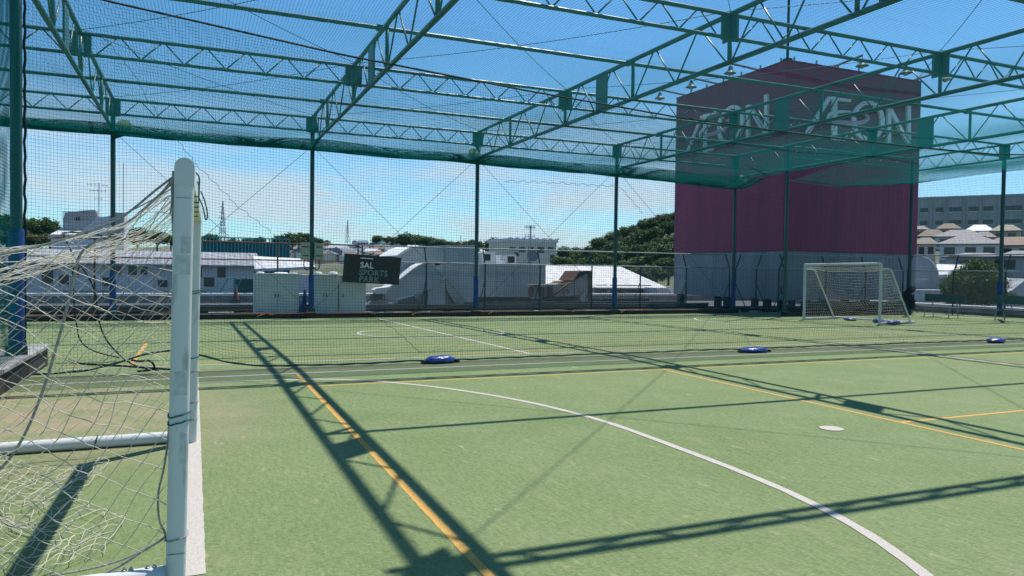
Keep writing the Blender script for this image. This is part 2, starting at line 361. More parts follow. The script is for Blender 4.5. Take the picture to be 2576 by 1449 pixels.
# ------------------------------------------------------------------ steel cage
tube_cache = {}
def bar(name, a, b_, r, mt, parent, n=6):      # unit tube shared between all bars of one radius and paint
    a, b_ = Vector(a), Vector(b_); key = (r, mt, n)
    if key not in tube_cache:
        q = MB().tube([(0,0,0),(0,0,1)], r, n); me = bpy.data.meshes.new(name); me.from_pydata(q.v, [], q.f); me.materials.append(M[mt])
        me.polygons.foreach_set('use_smooth', [len(p.vertices) == 4 for p in me.polygons]); tube_cache[key] = me
    d = b_-a
    return shared(name, tube_cache[key], parent, Matrix.Translation(a) @ d.to_track_quat('Z', 'Y').to_matrix().to_4x4() @ Matrix.Diagonal((1, 1, d.length, 1)))
cols = [-1, 0, 1, 2, 3, 4]
rowname = ['above the far net wall', 'second from the far net wall', 'third from the far wall, over the curtain', 'nearest, above the white goal']
for r, Y in enumerate(ROW[:4]):
    xs = [CX(c) for c in cols if r < 3 or c >= 1] + ([XR] if r in (1, 2, 3) else []); tail = 3 if r < 3 else .35
    t = thing('lattice_girder', 'green steel lattice girder running across the court, ' + rowname[r], 'girder', (xs[0], Y, ZB), 'lattice girders across the cage roof')
    bar('top_chord', (xs[0]-tail, Y, ZT), (xs[-1], Y, ZT), .042, 'green', t, 10); bar('bottom_chord', (xs[0]-tail, Y, ZB), (xs[-1], Y, ZB), .038, 'green', t, 10)
    xs2 = [xs[0]-SP] + xs
    for a, c in zip(xs2[:-1], xs2[1:]):
        n = 6; g0, g1 = a+.30, c-.30; st = (g1-g0)/n
        for k in range(n):
            if g0+k*st < xs[0]-tail: continue
            bar('brace', (g0+k*st, Y, ZB+.02), (g0+(k+.5)*st-.05, Y, ZT-.03), .016, 'green', t)
            bar('brace', (g0+(k+.5)*st+.05, Y, ZT-.03), (g0+(k+1)*st-.02, Y, ZB+.02), .016, 'green', t)
    for x in xs:
        MB().box((x-.21, Y-.012, ZB-.06), (x-.05, Y+.012, ZT+.0)).box((x+.05, Y-.012, ZB-.06), (x+.21, Y+.012, ZT+.0)).build('gusset_plate', 'green', t)
        MB().box((x-.012, Y-.21, ZB-.06), (x+.012, Y-.05, ZT+.0)).box((x-.012, Y+.05, ZB-.06), (x+.012, Y+.21, ZT+.0)).build('gusset_plate', 'green', t)
pn = ['between the far girder and the second one', 'between the second and third girder', 'between the third and nearest girder']
for r, Y in enumerate(PUR[:3]):
    xs = CX(-1)-3 if r < 2 else CX(1)-.02
    t = thing('roof_purlin', 'single green roof tube ' + pn[r], 'purlin', (xs, Y, ZP), 'roof tubes across the cage')
    bar('tube', (xs, Y, ZP), ((X4 if r == 0 else XR), Y, ZP), .045, 'green', t, 10)
    for c in [c for c in cols if CX(c)-.3 > xs]: MB().box((CX(c)-.22, Y-.055, ZP-.055), (CX(c)-.10, Y+.055, ZP+.055)).build('splice_collar', 'green', t)
cn = {-1: 'at the far left end of the cage', 0: 'above the leftmost far post', 1: 'above the post with the control boxes', 2: 'above the post beside the big white duct',
      3: 'above the post in front of the wooded hill', 4: 'in front of the magenta sign tower'}
for c in cols:
    x = CX(c); Yf = ROW[0]; Yb = -2.0 if c >= 1 else 11.5
    t = thing('roof_truss', 'deep green roof truss running lengthwise, ' + cn[c], 'truss', (x, Yf, ZBB), 'deep roof trusses of the cage')
    bar('top_chord', (x, Yb, ZT), (x, Yf, ZT), .052, 'green', t, 10)
    MB().tube([(x, Yb, ZBB), (x, Yf-.9, ZBB), (x, Yf-.45, ZBB-.03), (x, Yf-.06, ZBB-.16)], .05, 10).build('bottom_chord', 'green', t, True)
    ys = sorted(ROW+PUR); ys = [y for y in ys if y > Yb]
    for Y in ys: bar('upright', (x, Y, ZBB), (x, Y, ZT), .042, 'green', t)
    for a, d in zip(ys[:-1], ys[1:]):
        md = (a+d)/2; q1 = a+.07; q3 = d-.07; h1 = a+(d-a)*.5
        bar('brace', (x, q1, ZBB), (x, a+(d-a)*.27, ZT), .018, 'green', t); bar('brace', (x, a+(d-a)*.29, ZT), (x, h1, ZBB), .018, 'green', t)
        bar('brace', (x, h1+.04, ZBB), (x, a+(d-a)*.73, ZT), .018, 'green', t); bar('brace', (x, a+(d-a)*.75, ZT), (x, q3, ZBB), .018, 'green', t)
    for Y in ((16.75, 8.05) if c >= 1 else (16.75,)):
        MB().box((x-.02, Y-.27, ZBB+.02), (x+.02, Y+.27, ZT-.02)).build('splice_board', 'green', t)
# side truss on the right wall
t = thing('lattice_girder', 'green steel lattice girder along the right wall of the cage, above the benches', 'girder', (XR, YN, ZB), 'lattice girders across the cage roof')
bar('top_chord', (XR, 0, ZT), (XR, YN, ZT), .042, 'green', t, 10); bar('bottom_chord', (XR, 0, ZB-.1), (XR, YN, ZB-.1), .038, 'green', t, 10)
for k in range(24):
    y0 = YN-.2-k*.93; bar('brace', (XR, y0, ZB-.08), (XR, y0-.45, ZT-.03), .016, 'green', t); bar('brace', (XR, y0-.5, ZT-.03), (XR, y0-.92, ZB-.08), .016, 'green', t)
t = thing('lattice_girder', 'green steel girder above the net wall in front of the magenta sign tower', 'girder', (X4, YN, ZB), 'lattice girders across the cage roof')
bar('top_chord', (X4, YN, ZT-.02), (XR, YN, ZT-.02), .04, 'green', t, 10); bar('bottom_chord', (X4, YN, ZB), (XR, YN, ZB), .036, 'green', t, 10)
for k in range(7):
    x0 = X4+.2+k*.93; bar('brace', (x0, YN, ZB+.02), (x0+.44, YN, ZT-.05), .016, 'green', t); bar('brace', (x0+.48, YN, ZT-.05), (x0+.92, YN, ZB+.02), .016, 'green', t)

# posts
posts = [(CX(-1), ROW[0], 1, 'green cage post hidden at the far left of the far wall'), (CX(0), ROW[0], 1, 'leftmost green post of the far net wall, seen through the goal net'),
 (CX(1), ROW[0], 1, 'green post of the far net wall carrying two control boxes, blue pad at its foot'), (CX(2), ROW[0], 1, 'green post with blue pad beside the big white rooftop duct'),
 (CX(3), ROW[0], 1, 'green post with blue pad in front of the white metal roof'), (CX(4), ROW[0], 1, 'green post with blue pad in front of the left face of the sign tower'),
 (X4, YN, 0, 'green post without a pad at the corner edge of the sign tower'), (XR, YN, 0, 'green corner post just right of the far goal, dark bundle at its foot'),
 (XR, ROW[1], 1, 'green post with dark blue pad on the right wall behind the benches'), (-2.2, 11.786, 1, 'thick green post at the left picture edge with blue padded foot')]
padme = None
for x, Y, pad, lab in posts:
    near = Y < 15
    z0 = gz(Y)+(.26 if near else .17); r = .07
    t = thing('cage_post', lab, 'post', (x, Y, z0), 'green posts of the cage')
    bar('shaft', (x, Y, z0), (x, Y, ZT-.03), r, 'post', t, 14)
    MB().box((x-.15, Y-.15, z0-.0), (x+.15, Y+.15, z0+.025)).box((x-.008, Y-.13, z0+.025), (x+.008, Y+.13, z0+.16)).box((x-.13, Y-.008, z0+.025), (x+.13, Y+.008, z0+.16)).build('base_plate', 'post', t)
    if pad:
        b = MB().lathe([(.088, z0+.17), (.094, z0+.2), (.095, z0+(1.72 if near else 1.28)), (.088, z0+(1.75 if near else 1.31))], (x, Y, 0), 18); b.build('foot_pad', 'pad', t, True)
    MB().box((x-.11, Y-.11, ZB-.06), (x+.11, Y+.11, ZB-.045)).build('cap_plate', 'post', t)

# edge beam and orange tubes along the far side
beam = thing('edge_beam', 'black timber and steel beam along the far edge of the turf', 'beam', (0,26.1,gz(26)), None)
MB().box((-15,25.98,gz(26)-.1), (X4-.1,26.24,gz(26)+.13)).build('timber', 'beam', beam); MB().box((-15,25.66,gz(26)-.05), (X4+.2,25.976,gz(26)+.165)).build('sill', 'beam', beam)
MB().box((X4,22.6,gz(23)-.1), (XR,22.95,gz(23)+.16)).build('sill', 'beam', beam)
k = 0
for x, ln, bend in [(-13,2.2,0),(-10.4,1.9,1),(-7.9,2.1,0),(-5.3,1.2,0),(-3.9,1.3,0),(-1.2,.9,0),(1.1,1.0,1),(2.2,1.5,-1),(4.3,1.2,1),(6.3,.8,1),(7.4,.9,-1),(8.6,1.5,0),(10.3,1.4,-1),(12.1,1.2,1),(13.6,1.9,0),(16.0,1.3,-1),(17.6,1.6,0),(19.4,1.2,0)]:
    z = gz(25.6)+.175; P = [(x, 25.62, z+.02), (x+ln*.3, 25.58, z+.03), (x+ln*.7, 25.58, z+.03), (x+ln, 25.62, z+.02)]
    if bend > 0: P.append((x+ln+.3, 25.50, z-.04))
    if bend < 0: P = [(x-.32, 25.48, z-.09)] + P
    MB().tube(P, .015, 6).build('edge_tube', 'orange', None, True, label='bent rusty orange tube lying along the dark edge of the far turf', cat='tube', group='orange tubes along the turf edge')
# kerb under the left wall net
kb = thing('wall_kerb', 'dark concrete kerb beam under the left net wall, running past the padded post', 'kerb', (-2.3,8,0))
MB().box((-2.46,2,-.02), (-2.06,13.2,.26)).build('beam_body', 'beam', kb); MB().box((-2.50,2,.26), (-2.02,13.25,.30)).build('cap', 'concrete', kb)

# floodlights below the far girder
for x, lab in [(CX(0)+.34, 'round floodlight on a bracket at the leftmost far post'), (CX(2)-.32, 'round floodlight on a bracket at the post by the white duct'), (CX(4)-.02, 'round floodlight in front of the sign tower, low under the roof net')]:
    Y, z = 25.35, 5.72 if x < 20 else 5.55
    t = thing('floodlight', lab, 'floodlight', (x, Y, z-.2), 'round floodlights under the far girder')
    q = Matrix.Translation((x, Y, z)) @ Matrix.Rotation(math.radians(62), 4, 'X')
    def lt(prof): 
        bb = MB().lathe(prof, (0,0,0), 20); bb.v = [tuple(q @ Vector(v)) for v in bb.v]; return bb
    lt([(.05, -.22), (.09, -.2), (.12, -.1), (.2, .0), (.21, .03)]).build('housing', 'green', t, True); lt([(.19, .031), (.195, .04), (.001, .055)]).build('lens', 'lampglass', t, True)
    MB().tube([(x, Y+.05, z+.03), (x, 25.82, z+.12)], .02, 6).build('arm', 'post', t)
    pc = CX(round((x-X0)/SP)); MB().prism([(pc, 25.75, 5.50), (pc+(.42 if x > pc else -.42), 25.75, 5.52), (pc, 25.75, 5.34)], (0, -.03, 0)).build('bracket', 'post', t)

# control boxes on the second post
px_ = CX(1)
for s_, lab in ((-1, 'left one of two beige control boxes strapped to a green post'), (1, 'right one of two beige control boxes strapped to a green post')):
    xa = px_+s_*.22; t = thing('control_box', lab, 'box', (xa, 25.7, 1.75), 'control boxes on the post')
    MB().box((xa-.145, 25.66, 1.78), (xa+.145, 25.84, 2.36)).build('housing', 'box', t); MB().box((xa-.125, 25.645, 1.82), (xa+.125, 25.659, 2.32)).build('door', 'box', t)
    MB().box((xa-.1, 25.638, 2.2), (xa+.1, 25.645, 2.23)).box((xa-.1, 25.638, 1.9), (xa+.1, 25.645, 1.93)).build('latch', 'dark', t)
    MB().tube(smooth([(xa+s_*.03, 25.74, 1.78), (xa+s_*.05, 25.74, 1.55), (xa-s_*.04, 25.74, 1.42), (xa-s_*.17, 25.74, 1.5)], 2), .018, 6).build('cable', 'black', t, True)

# wires
def wire(a, b_, lab, sag=0, r=.007, g='brace wires of the cage'):
    a, b_ = Vector(a), Vector(b_); n = 10; P = [a.lerp(b_, i/n)-Vector((0,0,4*sag*(i/n)*(1-i/n))) for i in range(n+1)]
    MB().tube(P, r, 5).build('brace_wire', 'wire', None, label=lab, cat='wire', group=g)
for c, nm in [(0, 'left bay of the far net wall'), (1, 'second bay of the far net wall'), (2, 'third bay of the far net wall')]:
    a, d = CX(c)+.08, CX(c+1)-.08
    wire((a, 25.84, 5.55), (d, 25.84, .1), 'thin brace wire falling to the right in the ' + nm); wire((d, 25.87, 5.55), (a, 25.87, .1), 'thin brace wire rising to the right in the ' + nm)
wire((CX(3)+.08, 25.84, 5.55), (CX(4)-.08, 25.84, .1), 'thin brace wire left of the sign tower in the far net wall')
for c, cl in [(0, 'left'), (1, 'middle'), (2, 'right'), (3, 'sign tower')]:
    for r, rl in ([(0, 'far'), (1, 'near'), (2, 'overhead')] if c else [(0, 'far'), (1, 'near')]):
        a, d = CX(c), CX(c+1)
        wire((a, ROW[r], ZT+.07), (d, ROW[r+1], ZT+.07), f'thin roof wire slanting right in the {cl} bay of the {rl} roof strip', .12); wire((d, ROW[r], ZT+.09), (a, ROW[r+1], ZT+.09), f'thin roof wire slanting left in the {cl} bay of the {rl} roof strip', .12)

# ------------------------------------------------------------------ nets
def interp(x, xp, fp): return np.interp(x, xp, fp)
def roof_fn(xa, xb, ya, yb, ph):
    def fn(u, v):
        X = xa+(xb-xa)*u; Y = ya+(yb-ya)*v
        ze = interp(X, [-12, -2.3, 9.6, 15.5, 18.4, 21.5, 24, 26.5, 28.5], [5.56, 5.55, 5.47, 5.40, 5.30, 5.22, 5.10, 5.3, 5.5])
        tc_ = (X-X0)/SP; sag = .10*np.sin(np.pi*(tc_-np.floor(tc_)))**2
        edge = np.exp(-((yb-Y)/1.6)**2) if yb > 20 else 0*Y
        z = 5.56-sag-.05*sn(X*.5, Y*.5, ph); z = z*(1-edge)+ze*edge
        return np.stack([X+.03*sn(X*.4, Y*.6, ph+1), Y+.05*sn(X*.5, Y*.3, ph+2), z], -1)
    return fn
roofnet = net_object('roof_net', sheet_net(roof_fn(-14, X4, 11.8, 25.72, 1), 700, 280, 150, 70), .0023, 'net', None, label='green roof net over the far court, sagging below the trusses', cat='net')
net_object('roof_net', sheet_net(roof_fn(X4, XR, 11.8, YN-.1, 1), 140, 220, 30, 60), .0023, 'net', None, label='green roof net piece hanging in front of the sign tower letters', cat='net')
net_object('roof_net', sheet_net(roof_fn(-2.2, XR, -2, 11.8, 1), 615, 280, 120, 60), .0020, 'net', None, label='green roof net over the near court, closest to the camera', cat='net')
def fold_fn(ph, dz):
    base = roof_fn(-14, X4, 24.0, 25.72, 1)
    def fn(u, v): p = base(u, v); p = p.copy(); p[..., 2] -= dz*np.sin(np.pi*v)**.7*(.7+.3*np.sin(p[..., 0]*.9+ph)); return p
    return fn
for ph, dz in ((1, .10), (2.5, .19)): net_object('gathered_fold', sheet_net(fold_fn(ph, dz), 1000, 60, 150, 12), .0028, 'net', roofnet)
# gathered hem where roof net meets the far wall
P = [(x, 25.70+.03*math.sin(x*2.1), float(interp(x, [-12,-2.3,9.6,15.5,18.4,21.5], [5.56,5.55,5.47,5.40,5.30,5.22]))-.03-.02*math.sin(x*1.3)) for x in np.linspace(-14, X4, 90)]
MB().tube(P, .05, 6).build('gathered_hem', 'net', roofnet, True)
def wall_fn(pa, pb, z0, z1, ph, amp=.05):
    pa, pb = np.array(pa), np.array(pb); n = np.array([-(pb-pa)[1], (pb-pa)[0]]); n = n/np.linalg.norm(n); ln = np.linalg.norm(pb-pa)
    def fn(u, v):
        s = u*ln; off = amp*sn(s*.7, v*3, ph)*np.sin(np.pi*v)
        X = pa[0]+(pb-pa)[0]*u+n[0]*off; Y = pa[1]+(pb-pa)[1]*u+n[1]*off
        X = X+(pb-pa)[0]/ln*.02*sn(s, v*5, ph+2); Y = Y+(pb-pa)[1]/ln*.02*sn(s, v*5, ph+2)
        return np.stack([X, Y, z0+(z1-z0)*v+.02*sn(s*1.3, v*4, ph+4)], -1)
    return fn
for nm, pa, pb, ph, lab in [('a', (-14, 25.70), (X4, 25.70), 1, 'green net wall at the far end of the court, hung between the posts'), ('b', (X4-.05, 25.7), (X4-.05, 22.65), 2, 'short green net wall returning beside the sign tower'),
        ('c', (X4, 22.65), (XR, 22.65), 3, 'green net wall between the far goal and the sign tower'), ('d', (XR-.1, 22.65), (XR-.1, 2), 4, 'green net wall along the right side in front of the benches')]:
    ln = math.dist(pa, pb); net_object('wall_net', sheet_net(wall_fn(pa, pb, gz(24)+.12, 5.45, ph), int(ln/.05), 106, int(ln/.35)+2, 16), .0015, 'netd', None, label=lab, cat='net', group='green net walls of the cage')
ln = 9.9; lw = net_object('wall_net', sheet_net(wall_fn((-2.16, 2.0), (-2.16, 11.9), .3, 5.5, 6, .04), int(ln/.045), 116, 50, 24), .0022, 'net', None, label='teal net wall at the left picture edge covering the thick post', cat='net', group='green net walls of the cage')
net_object('wall_net', sheet_net(wall_fn((-2.30, 2.0), (-2.30, 11.9), .3, 5.5, 9, .05), int(ln/.045), 116, 50, 24), .0022, 'net', None, label='second teal net layer behind the left net wall', cat='net', group='green net walls of the cage')
MB().tube([(-2.12+.008*math.sin(k*1.9), 11.9+.01*math.sin(k*1.3), .28+k*.1) for k in range(58)], .018, 6).build('edge_rope', 'rope', lw, True)
# curtain hanging across the court
RX, RZ = [-2.2,-1.12,2.1,5.3,8.55,12,14.93,17.67,22,28.4], [5.35,5.21,4.88,4.66,4.49,4.43,4.43,4.47,4.75,5.3]
def curtain_fn(u, v):
    X = -2.1+30.5*u; zt = interp(X, RX, RZ); z0 = .03
    lift = np.exp(-((X+.35)/.75)**2)*.28
    v2 = v
    off = .10*sn(X*.8, v*2.2, 5)*np.sin(np.pi*v2)-.16*(1-v2)**6*(.7+.3*np.sin(X*.4+1.2))
    return np.stack([X+.035*sn(X*1.1, v*4, 7)*(1-v*.5), 11.87+off, (z0+lift*(1-v)**2)+(zt-z0)*v+.012*sn(X*2, v*5, 3)], -1)
cur = net_object('curtain_net', sheet_net(curtain_fn, 680, 112, 170, 26), .0017, 'netd', None, label='green curtain net hanging across the whole court in front of the far half', cat='net')
xs = np.linspace(-2.1, 28.4, 120)
MB().tube([(x, 11.87, float(interp(x, RX, RZ))+.01) for x in xs], .016, 6).build('top_rope', 'rope', cur, True)
P = curtain_fn((np.linspace(0, 1, 260)), np.zeros(260))
MB().tube([(a[0], a[1]-.01, max(a[2], .015)+.004*math.sin(i*1.7)) for i, a in enumerate(P)], [.011+.007*abs(math.sin(i*.9)) for i in range(260)], 6).build('bottom_hem', 'greenrope', cur, True)
MB().tube([(a[0]+.01, a[1]-.035, max(a[2], .01)+.0) for i, a in enumerate(P)], .006, 5).build('lead_rope', 'rope', cur, True)
def px_rope(pts, Y, r, nm, mt, parent, n=6): 
    return MB().tube(smooth([tuple(atY(x, y, Y)) for x, y in pts], 2), r, n).build(nm, mt, parent, True)
px_rope([(157,585),(182,640),(240,720),(246,800),(262,850),(300,895),(345,925),(400,932)], 11.7, .011, 'hanging_rope', 'rope', cur)
px_rope([(182,640),(185,760),(192,815),(200,860),(235,885),(300,900)], 11.75, .009, 'hanging_rope', 'rope', cur)
px_rope([(160,585),(210,585),(285,597),(420,612)], 11.72, .012, 'hanging_rope', 'rope', cur)
px_rope([(170,905),(195,915),(260,918),(330,922),(430,930),(480,930)], 11.62, .016, 'slack_hem', 'rope', cur)
px_rope([(330,905),(352,910),(378,905),(392,925),(375,932),(345,934)], 11.55, .016, 'slack_hem', 'rope', cur)
for pts in ([(262,95),(330,175),(372,250),(440,345),(500,420),(600,520),(690,590)], [(1840,833),(1870,840),(1890,872)], [(950,800),(1000,835),(1040,870),(1060,893)], [(1270,455),(1400,460),(1560,470),(1620,540)]):
    q = [tuple(atY(x, y, 11.86)) for x, y in pts]; z = []
    for a, d in zip(q[:-1], q[1:]):
        nn = max(2, int((Vector(d)-Vector(a)).length/.05))
        for i in range(nn): c = Vector(a).lerp(Vector(d), i/nn); z.append((c.x+(.012 if i % 2 else -.012), c.y, c.z+(.012 if (i//2) % 2 else -.012)))
    MB().tube(z, .0032, 4).build('lacing_cord', 'rope', cur)

# ------------------------------------------------------------------ near goal
def stadium(hx, hy, n=6):           # rounded rectangle outline
    r = min(hx, hy)*.75; P = []
    for qx, qy, a0 in ((hx-r, hy-r, 0), (-hx+r, hy-r, 90), (-hx+r, -hy+r, 180), (hx-r, -hy+r, 270)):
        for i in range(n+1): a = math.radians(a0+90*i/n); P.append((qx+r*math.cos(a), qy+r*math.sin(a)))
    return P
g = thing('football_goal', 'white football goal close to the camera at the left, seen from its side', 'goal', (-.05, 5.45, 0), 'football goals')
LEAN = .035
def lean(v): return (v[0]+LEAN*v[2]/2.05, v[1], v[2])
GA, GB = 3.87, 7.02
for Y, x in ((GA, -.078), (GB, -.02)):
    b = MB().prism([(x+p[0], Y+p[1], 0.0) for p in stadium(.044, .055)], (0, 0, 2.0)); b.v = [lean(v) for v in b.v]; po = b.build('post', 'postwhite', g, True)
    if Y == GA:
        for z0, z1, s0, s1 in [(1.60, 1.68, -.2, .9), (1.50, 1.59, -.8, .9), (.93, 1.04, -.6, .8), (.60, .75, .2, .9), (1.86, 1.861, -1, 1), (.175, .177, -1, 1)]:
            b = MB().box((x+s0*.038, Y-.0575, z0), (x+s1*.038, Y-.0545, z1)); b.v = [lean(v) for v in b.v]; b.build('tape_patch', 'tape' if z1-z0 > .02 else 'dark', po)
    for z in ([.245] if Y == GA else [.2, .35, .62]):
        b = MB().tube([(x+1.09*p[0], Y+1.09*p[1], z+.01*p[0]*20) for p in stadium(.044, .055)+[stadium(.044, .055)[0]]], .0045, 5); b.v = [lean(v) for v in b.v]; b.build('tie_cord', 'grope', po)
    for z in ([.80, .835] if Y == GA else [1.32, .74, 1.30]):
        b = MB().tube([(x+1.09*p[0], Y+1.09*p[1], z+.012*math.sin(i*.3)) for i, p in enumerate(stadium(.044, .055)+[stadium(.044, .055)[0]])], .004, 5); b.v = [lean(v) for v in b.v]; b.build('tie_cord', 'greenrope', po)
prof = [(-.044, 1.92), (.044, 1.92)] + [(.044*math.cos(a), 2.005+.044*math.sin(a)) for a in np.linspace(0, math.pi, 13)]
b = MB(); n = len(prof); ys = [(GA-.056, -.078), (GB+.056, -.02)]
b.add([lean((xc+q[0], Y, q[1])) for Y, xc in ys for q in prof], [tuple(range(n)), tuple(range(2*n-1, n-1, -1))]+[(i, i+n, (i+1) % n+n, (i+1) % n) for i in range(n)])
xb = b.build('crossbar', 'white', g, True)
for Y in (4.35, 4.75, 5.15, 5.6, 6.1): MB().tube([lean((-.06+1.12*q[0], Y+.004*i, 1.99+1.1*(q[1]-1.99))) for i, q in enumerate(prof+[prof[0]])], .005, 5).build('tie_cord', 'greenrope', xb)
MB().tube(smooth([lean((-.0, 4.75, 1.98)), (.055, 4.76, 1.93), (.075, 4.77, 1.84), (.06, 4.77, 1.80), (.05, 4.76, 1.88), (.02, 4.75, 1.95)], 2), .004, 5).build('cord_tail', 'greenrope', xb, True)
for Y in (GA, GB): MB().tube([(-.10, Y+.02, .05), (-1.9, Y+.02, .05)], .05, 14).build('base_rail', 'white', g, True)
MB().tube([(-1.9, GA, .05), (-1.9, GB, .05)], .05, 14).build('base_rail', 'white', g, True)
for i, x in enumerate((-.17, -.20, -.27, -.30)): MB().lathe([(.012, .098), (.012, .104), (.007, .106), (.006, .114)], (x, GA+.02, 0), 8).build('bolt', 'steel', g)
for x in (-.75,): MB().tube([(x+.012*math.sin(a), GB+.02+.056*math.cos(a*1.0), .05+.056*math.sin(a)) for a in np.linspace(0, 12.5, 50)], .006, 5).build('tie_cord', 'greenrope', g)
# net
def net_top(X): return np.interp(-X, [0, .13, .22, .29, .45, .63, .8, 1.9], [1.97, 1.90, 1.81, 1.75, 1.68, 1.615, 1.58, 1.25])
def side_fn(Y, ph, amp):
    def fn(u, v):
        X = -.1-1.75*u**1.02
        zt = net_top(X); zb = np.maximum(.22*(1-u*2.2), .03)
        z = zb+(zt-zb)*v
        w_ = np.sin(np.pi*np.clip(v, 0, 1))
        return np.stack([X+.07*sn(X*5, z*4, ph)*w_+.015*sn(X*13, z*12, ph+3)*w_, Y+amp*w_*(.5+.5*sn(X*2.2, z*2, ph+1)), z+.06*sn(X*5.5, z*3, ph+2)*w_+.015*sn(X*14, z*11, ph+5)*w_], -1)
    return fn
net_object('side_net', diag_net(side_fn(GA, 1, .10), 1.75, 1.8, .105, 70), .0023, 'gnet', g); net_object('side_net', diag_net(side_fn(GB, 4, -.35), 1.75, 1.8, .095, 70), .0021, 'gnet', g)
def back_fn(u, v):
    Y = GA+(GB-GA)*u; s = v
    X = -.1-1.75*np.sin(np.clip(s, 0, .62)/.62*np.pi/2)**1.1+np.clip(s-.62, 0, 1)*1.4; zt = net_top(X)
    z = np.where(s < .62, zt-.12*np.sin(np.pi*u)*np.clip(s, 0, 1), 1.25*(1-np.clip((s-.62)/.30, 0, 1))**1.0+.03)
    return np.stack([X+.06*sn(Y*4, s*9, 2), Y+.07*sn(Y*5, s*11, 5), np.maximum(z+.05*sn(Y*4.4, s*8, 8), .02)], -1)
net_object('back_net', diag_net(back_fn, 3.1, 3.4, .115, 110), .0021, 'gnet', g)
def slack_fn(u, v):                 # slack net lying on the turf inside the goal
    Y = 4.35+2.0*u+.12*np.sin(v*7); X = -1.3+.85*v-.25*u+.1*np.sin(u*8)
    return np.stack([X+.05*sn(u*14, v*11, 2), Y+.06*sn(u*12, v*13, 4), .012+.22*np.clip(.45-v, 0, 1)+.03*(1+sn(u*16, v*15, 6))], -1)
net_object('slack_net', sheet_net(slack_fn, 22, 13, 50, 70), .0023, 'gnet', g)
def grope(pts, Y, r, nm='edge_rope'): MB().tube(smooth([tuple(atY(x, y, Y)) for x, y in pts], 2), r, 6).build(nm, 'grope', g, True)
grope([(441,452),(400,492),(330,555),(255,600),(215,622),(196,648),(186,700),(165,790),(140,880),(110,980),(70,1080),(30,1150),(-20,1200)], GA+.55, .0075)
grope([(443,440),(395,475),(340,522),(300,552),(200,590),(90,622),(-10,642)], GA+.02, .006)
grope([(440,470),(380,505),(300,545),(230,568),(120,600)], GB-.1, .006)
grope([(436,430),(434,520),(438,650),(437,800),(432,950),(425,1090),(413,1180),(396,1240),(399,1310),(415,1338),(416,1350)], GA+.03, .0055)
grope([(416,1350),(400,1362),(360,1385),(310,1420),(250,1449),(180,1480)], GA+.03, .0065); grope([(416,1352),(375,1375),(320,1405),(230,1432),(120,1449)], GA+.25, .005)
for pts in ([(438,440),(430,470),(433,500),(428,540)], [(437,445),(424,462),(410,480)], [(438,520),(432,545),(436,575)]): grope(pts, GA+.0, .004, 'loose_cord')

# ------------------------------------------------------------------ far goal
g2 = thing('football_goal', 'white football goal standing on the far right court in front of the sign tower', 'goal', (20.5,19,gz(19)), 'football goals')
A_, B_ = Vector((20.37, 20.54)), Vector((20.66, 17.55)); dn = (Vector((B_.y-A_.y, -(B_.x-A_.x)))).normalized()*-1
if dn.x < 0: dn = -dn
gh = 2.0
for q in (A_, B_):
    z0 = gz(q.y); MB().prism([(q.x+p[0], q.y+p[1], z0) for p in stadium(.042, .042)], (0, 0, gh)).build('post', 'white', g2, True)
    def off(d, z): return (q.x+dn.x*d, q.y+dn.y*d, z0+z)
    MB().tube(smooth([off(.05, 1.84), off(.40, 1.84), off(.55, 1.78), off(.62, 1.66), off(1.65, .05)], 2), .026, 8).build('back_stay', 'white', g2, True)
    MB().tube([off(.03, .045), off(1.85, .045)], .042, 8).build('base_rail', 'white', g2, True)
z0 = gz(19)
MB().tube([(A_.x, A_.y, gz(A_.y)+gh+.0), (B_.x, B_.y, gz(B_.y)+gh+.0)], .045, 10).build('crossbar', 'white', g2, True)
ra, rb = A_+dn*1.65, B_+dn*1.65; MB().tube([(ra.x, ra.y, z0+.05), (rb.x, rb.y, z0+.05)], .035, 8).build('base_rail', 'white', g2, True)
def gn(u, v):                       # top + back of the net: v 0 front top, 1 rear foot
    e = A_[0]+(B_[0]-A_[0])*u; f_ = A_[1]+(B_[1]-A_[1])*u
    d = np.where(v < .2, v/.2*.5, .5+(v-.2)/.8*1.1); z = np.where(v < .2, 1.93-.12*(v/.2), 1.81*(1-(v-.2)/.8)+.03)
    sag = np.sin(np.pi*u)*np.sin(np.pi*np.clip(v, 0, 1)); d = d-.35*sag+.06*sn(u*7, v*6, 3); z = z-.16*sag+.05*sn(u*8, v*7, 1)*np.sin(np.pi*v)
    return np.stack([e+dn.x*d, f_+dn.y*d, z0+np.maximum(z, .02)], -1)
net_object('back_net', sheet_net(gn, 28, 26, 40, 40), .0028, 'gnet', g2)
def gs(q):
    def fn(u, v):
        d = u*(1.6-1.05*v)+0*v; z = .03+1.85*v
        return np.stack([q.x+dn.x*d+.04*sn(u*6, v*7, 2), q.y+dn.y*d+.1*sn(u*4, v*5, 6)*np.sin(np.pi*v), z0+z+.04*sn(u*9, v*8, 4)*np.sin(np.pi*v)], -1)
    return fn
for q in (A_, B_): net_object('side_net', sheet_net(gs(q), 15, 18, 20, 20), .0026, 'gnet', g2)

